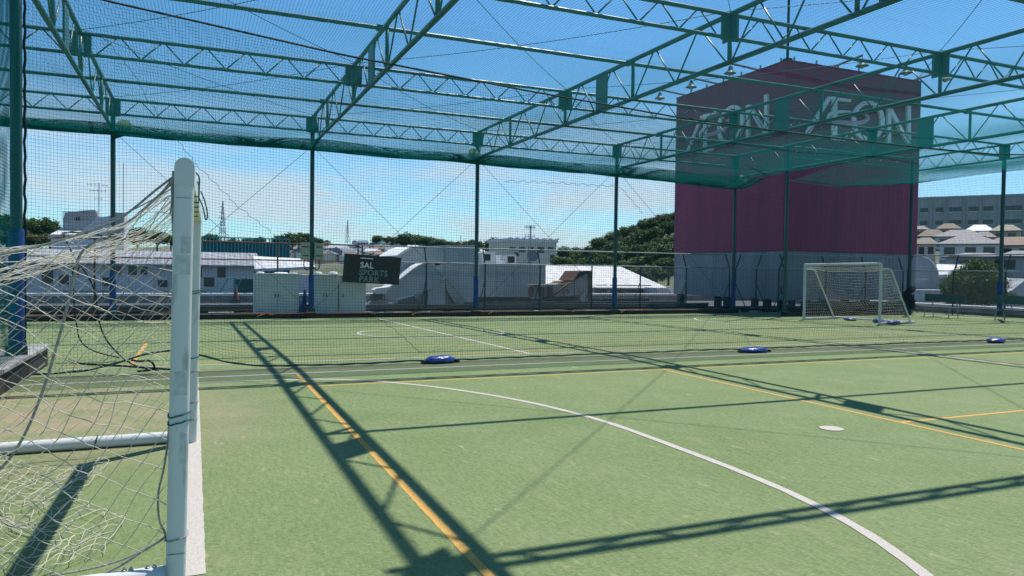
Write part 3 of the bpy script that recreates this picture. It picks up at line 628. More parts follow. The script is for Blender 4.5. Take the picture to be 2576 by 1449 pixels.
# ------------------------------------------------------------------ sandbags
def sandbag(x, Y, rz, ln, lab, wd=.12, ht=.12):
    z = gz(Y); t = thing('sandbag', lab, 'sandbag', (x, Y, z), 'blue sandbags')
    b = MB(); nu, nv = 18, 14; vs = []
    for i in range(nu+1):
        a = -1+2*i/nu; pr = max(.12, (1-abs(a)**3.2))**.6
        for k in range(nv):
            q = 2*math.pi*k/nv; cy_, sz = math.cos(q), math.sin(q)
            wob = 1+.045*math.sin(a*5+q*2+x)+.03*math.sin(a*11-q*3+x)
            vs.append((a*ln/2*.82, wd*pr*math.copysign(abs(cy_)**.7, cy_)*wob, ht*.5*pr*(math.copysign(abs(sz)**.8, sz)*(.9 if sz > 0 else .5))*wob+ht*.27))
    b.add(vs, [(i*nv+k, i*nv+(k+1) % nv, (i+1)*nv+(k+1) % nv, (i+1)*nv+k) for i in range(nu) for k in range(nv)]+[tuple(range(nv-1, -1, -1)), tuple(nu*nv+k for k in range(nv))])
    mz = Matrix.Translation((x, Y, z+.004)) @ Matrix.Rotation(rz, 4, 'Z')
    b.v = [tuple(mz @ Vector(v)) for v in b.v]; b.build('bag_body', 'bag', t, True)
    for s_ in (-1, 1):
        e = MB().box((s_*ln*.40-.05, -.055, .012), (s_*ln*.40+.05, .055, .05)).box((s_*ln*.47-.03, -.07, .006), (s_*ln*.47+.03, .05, .035)); e.v = [tuple(mz @ Vector(v)) for v in e.v]; e.build('tied_end', 'black', t)
sandbag(3.72, 11.62, .10, .62, 'shiny blue sandbag with black ends on the curtain hem, nearest the middle', .14, .17); sandbag(10.07, 11.42, -.05, .70, 'flat blue sandbag on the curtain hem, right of centre', .16, .14)
sandbag(17.26, 11.45, .2, .55, 'blue and black sandbag on the curtain hem at the right edge', .17, .16)
sandbag(21.25, 17.50, .15, .62, 'blue sandbag on the base rail of the far goal, right side', .18, .17); sandbag(21.5, 18.3, 1.2, .55, 'dark blue sandbag inside the far goal near its right post', .17, .2); sandbag(21.7, 19.7, 1.4, .5, 'pale blue sandbag on the rear base rail inside the far goal', .15, .13)

# ------------------------------------------------------------------ chain link fence
def fence_run(pa, pb, outn, lab, step=2.35, rusty=False, zt=2.36, skip=()):
    pa, pb = Vector(pa), Vector(pb); d = pb-pa; ln = d.length; d.normalize(); o = Vector(outn)
    t = thing('chain_link_fence', lab, 'fence', (pa.x, pa.y, -.3), 'chain link fence around the roof deck'); pm = 'rust' if rusty else 'fence'
    n = max(1, round(ln/step))
    for i in range(n+1):
        q = pa+d*(ln*i/n)
        MB().tube([(q.x, q.y, -.3), (q.x, q.y, 1.72), (q.x+o.x*.10, q.y+o.y*.10, 1.9), (q.x+o.x*.28, q.y+o.y*.28, zt)], .03, 8).build('post', pm, t, True)
        if not rusty: MB().tube([(q.x, q.y, 1.1), (q.x+d.x*-.05+o.x*.75, q.y+o.y*.75, -.28)], .02, 6).build('stay', pm, t)
        MB().box((q.x-.2, q.y-.2, -.32), (q.x+.2, q.y+.2, -.12)).build('footing', 'concrete', t)
    rm = 'rust' if rusty else 'rail'
    MB().tube([(pa.x+o.x*.28, pa.y+o.y*.28, zt), (pb.x+o.x*.28, pb.y+o.y*.28, zt)], .026, 8).build('top_rail', rm, t, True); MB().tube([(pa.x, pa.y-.0, 1.76), (pb.x, pb.y, 1.76)], .022, 8).build('middle_rail', rm, t, True)
    MB().tube([(pa.x, pa.y, .0), (pb.x, pb.y, .0)], .02, 6).build('bottom_rail', pm, t, True)
    h = 1.74; k = int((ln+h)/.06); s = np.arange(k)*.06-h
    def seg(sg):
        a = s if sg > 0 else s+h; e = a+sg*h; lo = np.zeros(k); z0_, z1_ = np.full(k, .02), np.full(k, .02+h)
        A = np.clip(a, 0, ln); E_ = np.clip(e, 0, ln); za = .02+(A-a)*sg; ze = .02+h-(e-E_)*sg
        ok = np.abs(A-E_) > .02; A, E_, za, ze = A[ok], E_[ok], za[ok], ze[ok]
        pt = lambda q_, z_: np.stack([pa.x+d.x*q_, pa.y+d.y*q_, z_], -1)
        return np.stack([pt(A, za), pt(E_, ze)], 1)
    net_object('wire_mesh', [seg(1), seg(-1)], .0021, 'link' if not rusty else 'fence', t)
fence_run((-20, 27.4), (5.55, 27.4), (0, .0), 'rusty topped chain link fence in front of the long white building at the left', 2.7, True)
fence_run((5.75, 27.35), (22.6, 27.35), (0, 1), 'chain link fence with outward bent posts and pale rails, behind the far net wall')
fence_run((23.0, 24.35), (30.1, 24.35), (0, 1), 'chain link fence between the far goal and the white base of the sign tower'); fence_run((22.8, 27.2), (22.8, 24.45), (1, 0), 'short chain link fence return left of the sign tower corner', 1.4)
fence_run((30.2, 24.2), (30.2, 4), (1, 0), 'chain link fence along the right side behind the benches', 2.3, zt=2.45)

# ------------------------------------------------------------------ lockers, banner, cones
def locker(x0, x1, y0, h, lab, doors=2):
    z0 = -.22; t = thing('storage_locker', lab, 'locker', ((x0+x1)/2, y0, z0), 'pale storage lockers behind the far net')
    MB().box((x0, y0+.03, z0+.04), (x1, y0+.55, z0+h)).build('cabinet', 'locker', t); MB().box((x0-.02, y0, z0+h), (x1+.02, y0+.57, z0+h+.03)).build('top', 'locker', t)
    MB().box((x0, y0+.05, z0-.1), (x1, y0+.5, z0+.04)).build('plinth', 'dark', t)
    w_ = (x1-x0)/doors
    for i in range(doors):
        d = MB().box((x0+i*w_+.025, y0+.012, z0+.08), (x0+(i+1)*w_-.012, y0+.03, z0+h-.04)).build('door', 'locker', t)
        hx = x0+w_*1.0+(-.05 if i == 0 else .05) if doors == 2 else x0+.12
        MB().box((hx-.012, y0-.004, z0+h*.48), (hx+.012, y0+.012, z0+h*.56)).build('handle', 'dark', d)
la, lb = atY(640, 730, 26.35).x, atY(752, 730, 26.35).x; locker(la, lb, 26.35, 1.48, 'pale green two door storage locker left of the post with the blue pad')
lc, ld, le = atY(788, 730, 26.35).x, atY(850, 730, 26.35).x, atY(920, 730, 26.35).x
locker(lc, ld-.03, 26.35, 1.47, 'pale green storage locker directly right of the post with the control boxes'); locker(ld+.05, le, 26.30, 1.46, 'pale green storage locker half hidden under the black banner', 1)
for px, wd, ht, mt, lab in [(655,.28,.07,'wallw','small white bag at the left end of the left locker top'), (707,.5,.06,'wallw','long pale bag in the middle of the left locker top'), (738,.3,.06,'tape','grey bag at the right end of the left locker top'), (800,.3,.09,'wallw','round white bundle on the locker right of the padded post'), (838,.34,.10,'wallw','white bundle on the right locker beside the banner')]:
    q = atY(px, 680, 26.6); MB().lathe([(.42*wd, 0), (.5*wd, ht*.3), (.42*wd, ht*.8), (.15*wd, ht)], (q.x, 26.62, 1.285), 12).build('bundle', mt, None, True, label=lab, cat='bundle', group='bundles on the locker tops')
def cone(x, Y, mt, lab, h=.85, lean_=0, z0=None):
    z0 = -.2 if z0 is None else z0; t = thing('traffic_cone', lab, 'cone', (x, Y, z0))
    b = MB().lathe([(.15, z0+.04), (.14, z0+.08), (.035, z0+h), (.02, z0+h+.015)], (x, Y, 0), 14); b.v = [(v[0]+lean_*(v[2]-z0), v[1], v[2]) for v in b.v]; b.build('cone_body', mt, t, True)
    MB().box((x-.21, Y-.21, z0-.02), (x+.21, Y+.21, z0+.04)).build('base', 'black', t)
q = atY(763, 770, 26.15); cone(q.x, 26.3, 'cone', 'dark blue traffic cone leaning between the locker and the padded post', .95, .08); cone(q.x-.02, 26.75, 'cone', 'second blue traffic cone behind the leaning one', .6)
q = atY(592, 745, 40.2); cone(q.x, 39.6, 'conebrown', 'brown traffic cone in front of the parapet below the teal frame', .75)
q = atY(1534, 740, 40.0); cone(q.x, 39.4, 'conebrown', 'brown traffic cone standing left of the sign tower by the parapet', .8)

def px_src(x, y): return ((900+x/3.22)*.63889, (880+y/3.22)*.63889)
Yb = 25.6; cn_ = [atY(*px_src(*q), Yb) for q in ((1470,378), (2190,435), (2160,780), (1440,740))]
ban = thing('banner', 'black banner reading SAL SPORTS PARK tied to the far net', 'banner', cn_[3])
def ban_pt(u, v, o=0):
    a = cn_[3].lerp(cn_[2], u); d = cn_[0].lerp(cn_[1], u); p = a.lerp(d, v); return Vector((p.x, Yb+.02*math.sin(u*8)*math.sin(v*3+1)-o, p.z))
nu, nv = 16, 8; b = MB()
for o in (0, -.006): b.add([ban_pt(i/nu, k/nv, o) for k in range(nv+1) for i in range(nu+1)], [(k*(nu+1)+i, k*(nu+1)+i+1, (k+1)*(nu+1)+i+1, (k+1)*(nu+1)+i) for k in range(nv) for i in range(nu)])
b.build('cloth', 'banner', ban, True)
def ban_text(s, u, v, size, mt):
    cu = bpy.data.curves.new('lettering', 'FONT'); cu.body = s; cu.size = size; cu.offset = size*.022; cu.space_character = 1.04; cu.resolution_u = 3
    ob = bpy.data.objects.new('tmp', cu); COL.objects.link(ob); dg = bpy.context.evaluated_depsgraph_get(); me = bpy.data.meshes.new_from_object(ob.evaluated_get(dg)); bpy.data.objects.remove(ob)
    W_ = (cn_[1]-cn_[0]).length; H_ = (cn_[0]-cn_[3]).length
    for vv in me.vertices: p = ban_pt(u+vv.co.x/W_, v+vv.co.y/H_, .012); vv.co = p
    me.materials.clear(); me.materials.append(M[mt]); me.name = 'lettering'; link('lettering', me, ban)
Hb = (cn_[0]-cn_[3]).length
ban_text('SAL', .285, .54, Hb*.285, 'btext'); ban_text('SPORTS', .28, .285, Hb*.285, 'btext2'); ban_text('PARK', .285, .045, Hb*.285, 'btext2')
b = MB(); b.add([ban_pt(.28, .86, .012), ban_pt(.505, .86, .012), ban_pt(.505, .90, .012), ban_pt(.28, .90, .012)], [(0,1,2,3)]); b.build('lettering_bar', 'btext', ban)

# ------------------------------------------------------------------ things on the roof deck
def z2(x, y): return ((1400+x/1.82)*.63889, (900+y/1.82)*.63889)
def z3(x, y): return ((2050+x/2.047)*.63889, (850+y/2.047)*.63889)
def panel(name, pts, Y, dep, mt, parent, conv=z2, smooth_=False, floor=None):
    P = [atY(*conv(*q), Y) for q in pts]
    if floor is not None: P = [Vector((p.x, p.y, max(p.z, floor))) for p in P]
    return MB().prism([tuple(p) for p in P], (0, dep, 0)).build(name, mt, parent, smooth_)
duct = thing('ventilation_unit', 'big white rooftop ventilation unit with curved scoop, behind the fence', 'vent', (9, 31, -.32))
panel('hood_body', [(262,330),(300,190),(330,172),(372,145),(430,126),(640,120),(860,115),(862,345),(862,572),(645,572),(645,352),(585,292),(512,262),(450,280),(350,352),(300,388)], 31.2, 3.2, 'unit', duct)
panel('curved_edge', [(296,192),(330,168),(372,141),(430,122),(436,128),(380,152),(336,180),(306,194)], 31.1, 3.4, 'cap', duct)
panel('scoop', [(208,468),(232,430),(290,385),(350,340),(410,292),(450,266),(480,254),(512,250),(545,262),(585,290),(640,346),(600,392),(560,425),(500,448),(400,478),(300,502),(240,517),(215,502)], 30.0, 1.15, 'unit', duct)
panel('scoop_rim', [(208,464),(232,426),(290,381),(350,336),(410,288),(450,262),(480,250),(512,246),(512,251),(482,256),(452,269),(412,296),(352,344),(292,389),(236,434),(213,472)], 29.96, 1.22, 'cap', duct)
panel('pedestal', [(520,446),(600,395),(640,350),(640,574),(520,574)], 30.1, 1.0, 'unit', duct); panel('scoop_shade_block', [(150,548),(520,540),(520,574),(150,574)], 30.4, .9, 'dark', duct); panel('inlet_box', [(455,470),(518,452),(518,540),(455,540)], 30.6, .8, 'steel', duct); panel('under_duct', [(300,512),(440,478),(440,540),(300,545)], 31.4, .8, 'steel', duct); panel('side_chute', [(640,352),(662,360),(820,560),(800,574),(720,545),(690,500),(655,440)], 30.3, .5, 'steel', duct)  # near-black block stands in for the shaded gap under the scoop
panel('nameplate', [(568,243),(602,243),(602,265),(568,265)], 31.17, .02, 'dark', duct)
panel('seam', [(636,122),(642,122),(642,346),(636,346)], 31.18, .018, 'steel', duct)
mot = thing('fan_motor', 'small white fan motor with belt guard left of the ventilation scoop', 'motor', (6, 30, -.3)); panel('cover', [(135,440),(150,428),(240,418),(236,440),(205,465),(150,470)], 29.8, .6, 'cap', mot)
panel('motor_body', [(125,470),(200,462),(190,505),(120,520)], 29.9, .5, 'black', mot); panel('frame', [(150,505),(235,500),(240,572),(100,572),(105,540)], 29.95, .6, 'concrete', mot)
bx = thing('plant_enclosure', 'plain white rectangular rooftop enclosure right of the ventilation unit', 'enclosure', (12, 33, -.3))
panel('panel_wall', [(884,262),(1362,268),(1362,402),(1258,402),(1256,492),(884,490)], 33.0, 2.5, 'unit', bx); panel('top_trim', [(884,256),(1364,262),(1364,269),(884,263)], 32.95, 2.6, 'cap', bx)
for x in (1010, 1130, 1250): panel('panel_joint', [(x,266),(x+3,266),(x+3,400 if x > 1200 else 490),(x,400 if x > 1200 else 490)], 32.985, .015, 'steel', bx)
panel('support', [(884,494),(1256,494),(1256,556),(884,556)], 33.3, 1.8, 'dark', bx)
# air conditioning units on top of the enclosure
for pts, lab in [([(905,172),(918,165),(1002,165),(1002,252),(905,252)], 'grey white air conditioner unit behind the white enclosure, next to the post'), ([(1005,190),(1040,190),(1040,228),(1075,232),(1075,256),(1005,256)], 'small white stepped duct box beside the air conditioner'), ([(1078,188),(1150,186),(1150,258),(1078,258)], 'grey louvred air conditioner below the white apartment block')]:
    c = atY(*z2(*pts[0]), 35.3); t = thing('air_conditioner', lab, 'air conditioner', (c.x, 35.3, -.3)); panel('casing', pts, 35.3, .9, 'wallw' if 'small' in lab else 'unit', t)
    x0, y0 = pts[0]; 
    if 'small' not in lab: panel('grille', [(x0+14,y0+12),(x0+70-8,y0+12),(x0+70-8,y0+58),(x0+14,y0+58)], 35.28, .018, 'dark', t)
    panel('stand', [(pts[-1][0]+4, 256), (pts[-2][0]-4, 256), (pts[-2][0]-4, 570), (pts[-1][0]+4, 570)], 35.5, .5, 'steel', t)
rd = thing('rusty_duct', 'rusty white exhaust duct with flared hood in front of the white metal roof', 'duct', (16, 31, -.3))
panel('hood_side', [(545,452),(568,445),(568,712),(520,712),(440,640),(438,524),(470,505)], 31.0, 1.3, 'rustwhite', rd, z3); panel('hood_top', [(422,520),(475,444),(566,442),(566,448),(480,452),(440,526)], 30.9, 1.5, 'rust', rd, z3)
panel('edge_plate', [(548,446),(569,444),(569,714),(550,714)], 30.9, .12, 'rust', rd, z3)
panel('fan_box', [(272,552),(385,540),(438,528),(438,645),(300,650),(272,640)], 31.1, 1.1, 'rustwhite', rd, z3); panel('belt_guard', [(255,640),(290,612),(395,538),(400,545),(300,626),(262,650)], 30.95, .14, 'rust', rd, z3)
panel('fan_curve', [(305,548),(330,530),(360,525),(392,530),(392,545),(305,556)], 31.2, .9, 'rust', rd, z3); panel('frame', [(240,650),(438,646),(438,714),(300,714),(240,700)], 31.2, 1.0, 'dark', rd, z3)
for x in (82, 166, 238): panel('pipe_leg', [(x,556),(x+24,556),(x+24,652),(x,652)], 31.3, .3, 'rust', rd, z3)
panel('pipe_run', [(82,554),(274,552),(274,572),(82,575)], 31.25, .5, 'rustwhite', rd, z3); panel('pipe_back', [(104,575),(238,572),(238,650),(104,652)], 31.6, .2, 'unit', rd, z3)
wr = thing('white_roof_building', 'low building with bright white sheet metal roof left of the sign tower', 'building', (18, 42, -1.2))
P0, P1, P2, P3 = [atY(*z3(*q), 42.5) for q in ((150,572), (1188,582), (1072,432), (150,420))]
for p in (P2, P3): p.y += 4.5; 
P2.z += .25; P3.z += .25
MB().prism([P0, P1, P2, P3], (0, 0, -.10)).build('roof', 'roofw', wr)
a, c = P0, P1; MB().box((a.x, 42.9, -1.2), (c.x-.3, 47, P0.z-.12)).build('wall', 'wallw', wr)
for x in (600, 720, 790, 880, 960): e = atY(*z3(x, 600), 42.9); MB().box((e.x, 42.86, -.2), (e.x+.9, 42.895, .62)).build('window', 'glass', wr)
sk = thing('skirt_roof', 'sloping white sheet metal skirt roof at the foot of the sign tower', 'roof', (25, 41, -1)); P = [atY(*z3(*q), 41.2) for q in ((1090,580),(1185,580),(1235,645),(1100,640))]
MB().prism(P, (0, 1.5, 0)).build('sheet', 'roofw', sk)
for i, (px0, px1, py, Y, lab) in enumerate([(100,620,768,32,'long white pipe lying on the deck behind the left fence'), (300,640,778,29.5,'thin white pipe lying on the deck nearest the left fence'), (1210,1340,762,30,'white pipe lying on the deck below the white enclosure'), (1480,1700,765,30,'white pipe on the deck below the rusty duct')]):
    a, c = atY(px0, py, Y), atY(px1, py, Y); MB().tube([(a.x, Y, -.2), (c.x, Y, -.2)], .055, 8).build('deck_pipe', 'hose', None, True, label=lab, cat='pipe', group='pipes on the roof deck')
for i in range(22):
    x = -16+i*2.05+random.uniform(-.4, .4); Y = 28.2+random.uniform(0, 1.2); hh = random.uniform(.08, .22)
    MB().box((x, Y, -.32), (x+random.uniform(.4, 1.4), Y+.3, -.32+hh)).build('timber_block', random.choice(['beam', 'concrete', 'dark', 'beam']), None, label='low block or plank lying on the deck just behind the chain link fence', cat='block', group='blocks lying behind the fence')
for (xa, xb_) in ((22.5, 25.5), (25.8, 28.2)):
    MB().box((xa, 23.2, -.3), (xb_, 23.7, .12)).build('shade_pile', 'beam', None, label='dark pile added to deepen the shade between far goal and sign tower, ' + ('left pile' if xa < 24 else 'right pile'), cat='timber', group='dark piles added for the shade')  # dark piles added so this strip reads as deep shade

for Y, z, xa, xb_, lab in [(28.9, -.06, -18, 3.2, 'dark steel beam lying low behind the left chain link fence'), (31.2, -.12, -16, 4.6, 'second dark beam lying further back behind the left fence'), (28.6, -.02, 5.9, 22.4, 'long dark beam lying right behind the bent post fence'), (29.6, .02, 10.5, 21.5, 'dark beam lying below the white enclosure and rusty duct'), (34.5, -.04, 13, 23, 'dark beam lying far back before the parapet'), (23.6, .1, 23.2, 30, 'dark beam lying in the shade behind the far goal'), (24.9, .2, 24.5, 31, 'dark beam lying under the sign tower base')]:
    MB().box((xa, Y-.07, z-.12), (xb_, Y+.07, z-.09)).box((xa, Y-.012, z-.09), (xb_, Y+.012, z+.09)).box((xa, Y-.07, z+.09), (xb_, Y+.07, z+.12)).build('steel_beam', 'fence', None, label=lab, cat='beam', group='dark beams lying on the deck')
    if z-.12 > -.3:
        pass
for Y, z, xs_ in [(28.9,-.06,(-16,-9,-3,2)), (31.2,-.12,(-14,-6,2)), (28.6,-.02,(7,12,17,21.5)), (29.6,.02,(11,16,21)), (34.5,-.04,(14,18,22)), (23.6,.1,(23.6,26.5,29.5)), (24.9,.2,(25,28,30.5))]:
    for x in xs_: MB().box((x-.15, Y-.15, -.32), (x+.15, Y+.15, z-.12)).build('bearer_block', 'concrete', None, label='small concrete bearer block under a dark deck beam', cat='block', group='bearer blocks under the deck beams')

# left rooftop buildings
def z1(x, y): return ((100+x/1.456)*.63889, (780+y/1.456)*.63889)
lb_ = thing('rooftop_building', 'long single storey white building with grey roof and dark windows, seen through the goal net', 'building', (0, 52, -1.15))
YB = 52.0; zl = atY(*z1(600, 384), YB).z; xa, xb_ = atY(*z1(-260, 450), YB).x, atY(*z1(1310, 450), YB).x
MB().box((xa, YB, -1.15), (xb_, YB+6, zl)).build('wall', 'wallw', lb_)
zr = atY(*z1(600, 300), YB+2.5).z; MB().prism([(xa-.4, YB-.5, zl-.05), (xa-.4, YB-.5, zl+.08), (xa-.4, YB+3, zr), (xa-.4, YB+6.5, zl+.05)], (xb_-xa+.8, 0, 0)).build('roof', 'roofg', lb_)
for x0, x1, y0, y1 in [(-150,-90,395,490),(-40,20,390,480),(95,160,385,490),(265,310,395,440),(190,250,440,495),(505,550,385,440),(440,500,455,505),(590,640,385,440),(660,700,390,440),(760,815,470,510),(988,1015,385,455),(1020,1085,455,508),(1100,1150,390,455)]:
    a, c = atY(*z1(x0, y1), YB-.03), atY(*z1(x1, y0), YB-.03); wdw = MB().box((a.x, YB-.03, a.z), (c.x, YB-.004, c.z)).build('window', 'glass', lb_)
    MB().box((a.x-.06, YB-.06, a.z-.06), (a.x, YB-.004, c.z+.06)).box((c.x, YB-.06, a.z-.06), (c.x+.06, YB-.004, c.z+.06)).box((a.x, YB-.06, a.z-.06), (c.x, YB-.004, a.z)).build('window_frame', 'frame', wdw)
for x in (20, 265, 500, 740, 1018, 1088, 1196): a = atY(*z1(x, 460), YB); MB().box((a.x-.05, YB-.07, -1.1), (a.x+.05, YB-.002, zl)).build('downpipe', 'frame', lb_)
for x0, x1 in ((215, 480), (770, 850), (985, 1040)):
    a, c = atY(*z1(x0, 552), 40.6), atY(*z1(x1, 580), 40.6); MB().box((a.x, 40.6, -.9), (c.x, 40.7, .25)).build('green_screen', 'bench', None, label='low dark green panel standing behind the parapet in front of the long white building', cat='panel', group='green panels behind the parapet')
ts = thing('teal_stair', 'pale teal painted stair frame in front of the long white building', 'stair', (2, 49, -1.15))
for p, q in (((1110,545),(1165,458)), ((1165,458),(1200,458)), ((1205,540),(1240,458)), ((1240,458),(1270,458)), ((1200,458),(1200,555)), ((1130,520),(1200,520))): a, c = atY(*z1(*p), 49), atY(*z1(*q), 49); MB().tube([a, c], .035, 6).build('rail', 'tealpaint', ts)
a, c = atY(*z1(1196,555), 49.2), atY(*z1(1306,465), 49.2); MB().box((a.x, 49.2, -1.15), (c.x, 49.6, c.z)).build('panel', 'teal', ts)
pw = thing('penthouse_building', 'white rooftop building with sloping roof and railed plant deck at the far left', 'building', (-10, 75, -1.15)); YP = 75
def pp(nm, pts, Y, dep, mt): return MB().prism([atY(*z1(*q), Y) for q in pts], (0, dep, 0)).build(nm, mt, pw)
pp('wall', [(147,208),(300,208),(420,106),(440,110),(565,84),(565,330),(147,330)], YP, 5, 'wallw')
a = [atY(*z1(*q), YP-.2) for q in ((140,208),(300,208),(395,140),(200,134))]; a[2].y += 5; a[3].y += 5; MB().prism(a, (0, 0, -.15)).build('roof', 'roofw', pw)
pp('plant_deck', [(215,215),(215,132),(225,84),(340,70),(400,68),(415,100),(415,215)], YP+2.2, 4, 'greywall'); pp('louvre', [(283,110),(312,110),(312,128),(283,128)], YP+2.15, .03, 'dark')
for x in range(216, 416, 14): p = atY(*z1(x, 132), YP+2.0); q = atY(*z1(x, 78), YP+2.0); MB().tube([p, q], .03, 4).build('railing_bar', 'steel', pw)
pp('railing_top', [(214,76),(418,76),(418,80),(214,80)], YP+1.96, .06, 'steel'); pp('stair_tower', [(515,82),(565,86),(565,200),(515,200)], YP-.3, 1.5, 'greywall')
def antenna(px, y0, y1, Y, lab, arms):
    a, c = atY(px, y0, Y), atY(px, y1, Y); t = thing('tv_antenna', lab, 'antenna', a, 'rooftop antennas'); MB().tube([a, (a.x, Y, c.z)], .035, 6).build('mast', 'steel', t)
    for yy, hw, k in arms:
        z = atY(px, yy, Y).z; wd = hw*Y/F; MB().tube([(a.x-wd, Y, z), (a.x+wd*.8, Y, z)], .02, 5).build('boom', 'steel', t)
        for i in range(k): x = a.x-wd+1.7*wd*i/max(1, k-1); MB().tube([(x, Y, z-.12), (x, Y, z+.12)], .014, 4).build('element', 'steel', t)
antenna(249, 640, 460, 76, 'tall television antenna in front of the white building at the far left', [(466,22,6),(480,18,5),(500,8,2)])
antenna(310, 590, 410, 78, 'plain tall mast right of the white building at the far left', [])

# ------------------------------------------------------------------ sign tower
tw = thing('sign_tower', 'magenta rooftop sign tower with white AEON letters on two faces', 'sign tower', (24, 25.5, -.3))
TX0, TX1, TY0, TY1, TZ0, TZ1, TZ2 = 23.98, 32.4, 25.5, 33.65, .36, 2.55, 10.92
MB().box((TX0, TY0, TZ1), (TX1, TY1, TZ2)).build('sign_body', 'magenta', tw)
MB().box((TX0-.012, TY0+.01, TZ1+.01), (TX0-.002, TY1-.01, TZ2-.01)).build('side_cladding', 'magentay', tw)
MB().box((TX0+.03, TY0+.03, TZ0), (TX1-.03, TY1-.03, TZ1-.01)).build('base_cladding', 'base', tw); MB().box((TX0+.015, TY0+.04, TZ0+.01), (TX0+.028, TY1-.04, TZ1-.02)).build('base_side_cladding', 'basey', tw)
MB().box((TX0-.03, TY0-.03, TZ2), (TX1+.03, TY1+.03, TZ2+.05)).build('coping', 'magenta', tw)
for x in np.arange(TX0+.4, TX1, 1.3): MB().box((x-.03, TY0-.02, TZ2+.05), (x+.03, TY0+.04, TZ2+.22)).build('coping_stub', 'steel', tw)
for y in np.arange(TY0+.4, TY1, 1.3): MB().box((TX0-.02, y-.03, TZ2+.05), (TX0+.04, y+.03, TZ2+.22)).build('coping_stub', 'steel', tw)
for x in (TX0+.3, TX0+2.8, TX0+5.4, TX1-.3):
    for y in (TY0+.3, TY0+4, TY1-.3): MB().box((x-.15, y-.15, -.32), (x+.15, y+.15, TZ0)).build('leg', 'dark', tw)
# letters designed in the plane of the right face, in metres from the corner
def zt_(x, y): return ((2600+x/1.32364)*.63889, (200+y/1.32364)*.63889)
def fp(x, y): p = atY(*zt_(x, y), TY0); return (p.x-TX0, p.z)
L_ = []
def stroke(pts, wds, mt='letter', sm=0):
    P = [fp(*p) for p in pts]; wds = wds if isinstance(wds, list) else [wds]*len(P)
    if sm:
        Q = smooth([(*p, w_) for p, w_ in zip(P, wds)], sm); P = [q[:2] for q in Q]; wds = [q[2] for q in Q]
    vs, fs = [], []
    for i, p in enumerate(P):
        a, c = P[max(i-1, 0)], P[min(i+1, len(P)-1)]; t = Vector((c[0]-a[0], c[1]-a[1])).normalized(); n = Vector((-t.y, t.x))*wds[i]/2
        vs += [(p[0]+n.x, p[1]+n.y), (p[0]-n.x, p[1]-n.y)]
        if i: fs.append((2*i-2, 2*i, 2*i+1, 2*i-1))
    L_.append((vs, fs, mt))
def poly(pts, mt='letter'): P = [fp(*p) for p in pts]; L_.append((P, [tuple(range(len(P)))], mt))
poly([(744,432),(770,432),(888,243),(866,241)]); poly([(888,240),(914,244),(914,452),(888,450)])
poly([(862,241),(986,254),(984,270),(862,257)]); poly([(888,450),(950,455),(966,440),(968,456),(958,471),(888,466)])
stroke([(1000,330),(1002,392),(1022,440),(1062,462),(1102,458),(1138,425),(1152,372),(1142,318),(1112,280),(1075,270),(1038,282),(1012,310),(1000,345)], [.26,.26,.24,.19,.19,.25,.27,.25,.19,.17,.20,.24,.26], 'letter', 3)
stroke([(985,320),(940,318),(895,324),(868,338),(862,350),(872,364)], [.06,.13,.15,.17,.16,.14], 'letter', 2)
stroke([(866,352),(885,366),(930,374),(985,379),(1035,378),(1068,366),(1076,350),(1066,336),(1048,334)], [.1,.16,.18,.19,.19,.17,.15,.12,.05], 'pink', 2)
poly([(1174,300),(1192,303),(1192,482),(1174,480)]); poly([(1174,300),(1198,303),(1292,482),(1274,482)]); poly([(1277,288),(1294,290),(1294,486),(1277,484)])
for nm, put in (('front', lambda u, v, o: (TX0+u, TY0-o, v)), ('left', lambda u, v, o: (TX0-.012-o, TY1-(u-.55)*.93-.55, v))):
    k = 0
    for vs, fs, mt in L_:
        a = [put(*p, .10+.004*k) for p in vs]; c = [put(*p, .006) for p in vs]; n = len(vs); k += 1
        if len(fs) == 1: rim = [(i, i+n, (i+1) % n+n, (i+1) % n) for i in range(n)]
        else:
            ed = list(range(0, n, 2))+list(range(n-1, 0, -2)); rim = [(ed[i], ed[i]+n, ed[(i+1) % n]+n, ed[(i+1) % n]) for i in range(n)]
        MB().add(a+c, list(fs)+rim).build('swoosh' if mt == 'pink' else 'letter_stroke', mt, tw)
def sign_lamp(base, d, lab, ln=1.5):
    base, d = Vector(base), Vector(d); t = thing('sign_lamp', lab, 'lamp', base, 'lamps on arms along the sign tower top'); e = base+d*ln+Vector((0,0,.12))
    MB().tube([base-d*.4, e], .05, 6).build('arm', 'steel', t); MB().tube([e, e-Vector((0,0,.14))], .02, 6).build('hanger', 'steel', t)
    MB().lathe([(.05, -.14), (.09, -.2), (.13, -.33), (.27, -.45), (.28, -.47)], e, 14).build('shade', 'steel', t, True); MB().lathe([(.1, -.46), (.09, -.55), (.02, -.58)], e, 10).build('bulb', 'lampglass', t, True)
for y, o in ((27.6, 'nearest the tower corner on the left face'), (30.5, 'in the middle of the left face top'), (33.2, 'at the far left end of the tower top')): sign_lamp((TX0, y, TZ2+.12), (-1, -.0, 0), 'bell shaped sign lamp on an arm ' + o, 1.4)
for x, o in ((26.9, 'nearest the tower corner on the right face'), (29.6, 'in the middle of the right face top'), (32.2, 'at the right end of the tower top')): sign_lamp((x, TY0, TZ2+.12), (0, -1, 0), 'bell shaped sign lamp on an arm ' + o, 1.4)
mast = thing('lightning_mast', 'thin dark mast rising from the corner of the sign tower', 'mast', (TX0+.15, TY0+.15, TZ2)); MB().tube([(TX0+.1, TY0+.1, TZ2), (TX0+.1, TY0+.1, TZ2+9)], [.06, .035], 8).build('pole', 'dark', mast); MB().box((TX0-.05, TY0-.05, TZ2+.05), (TX0+.25, TY0+.25, TZ2+.12)).build('foot', 'dark', mast)
q = MB(); 
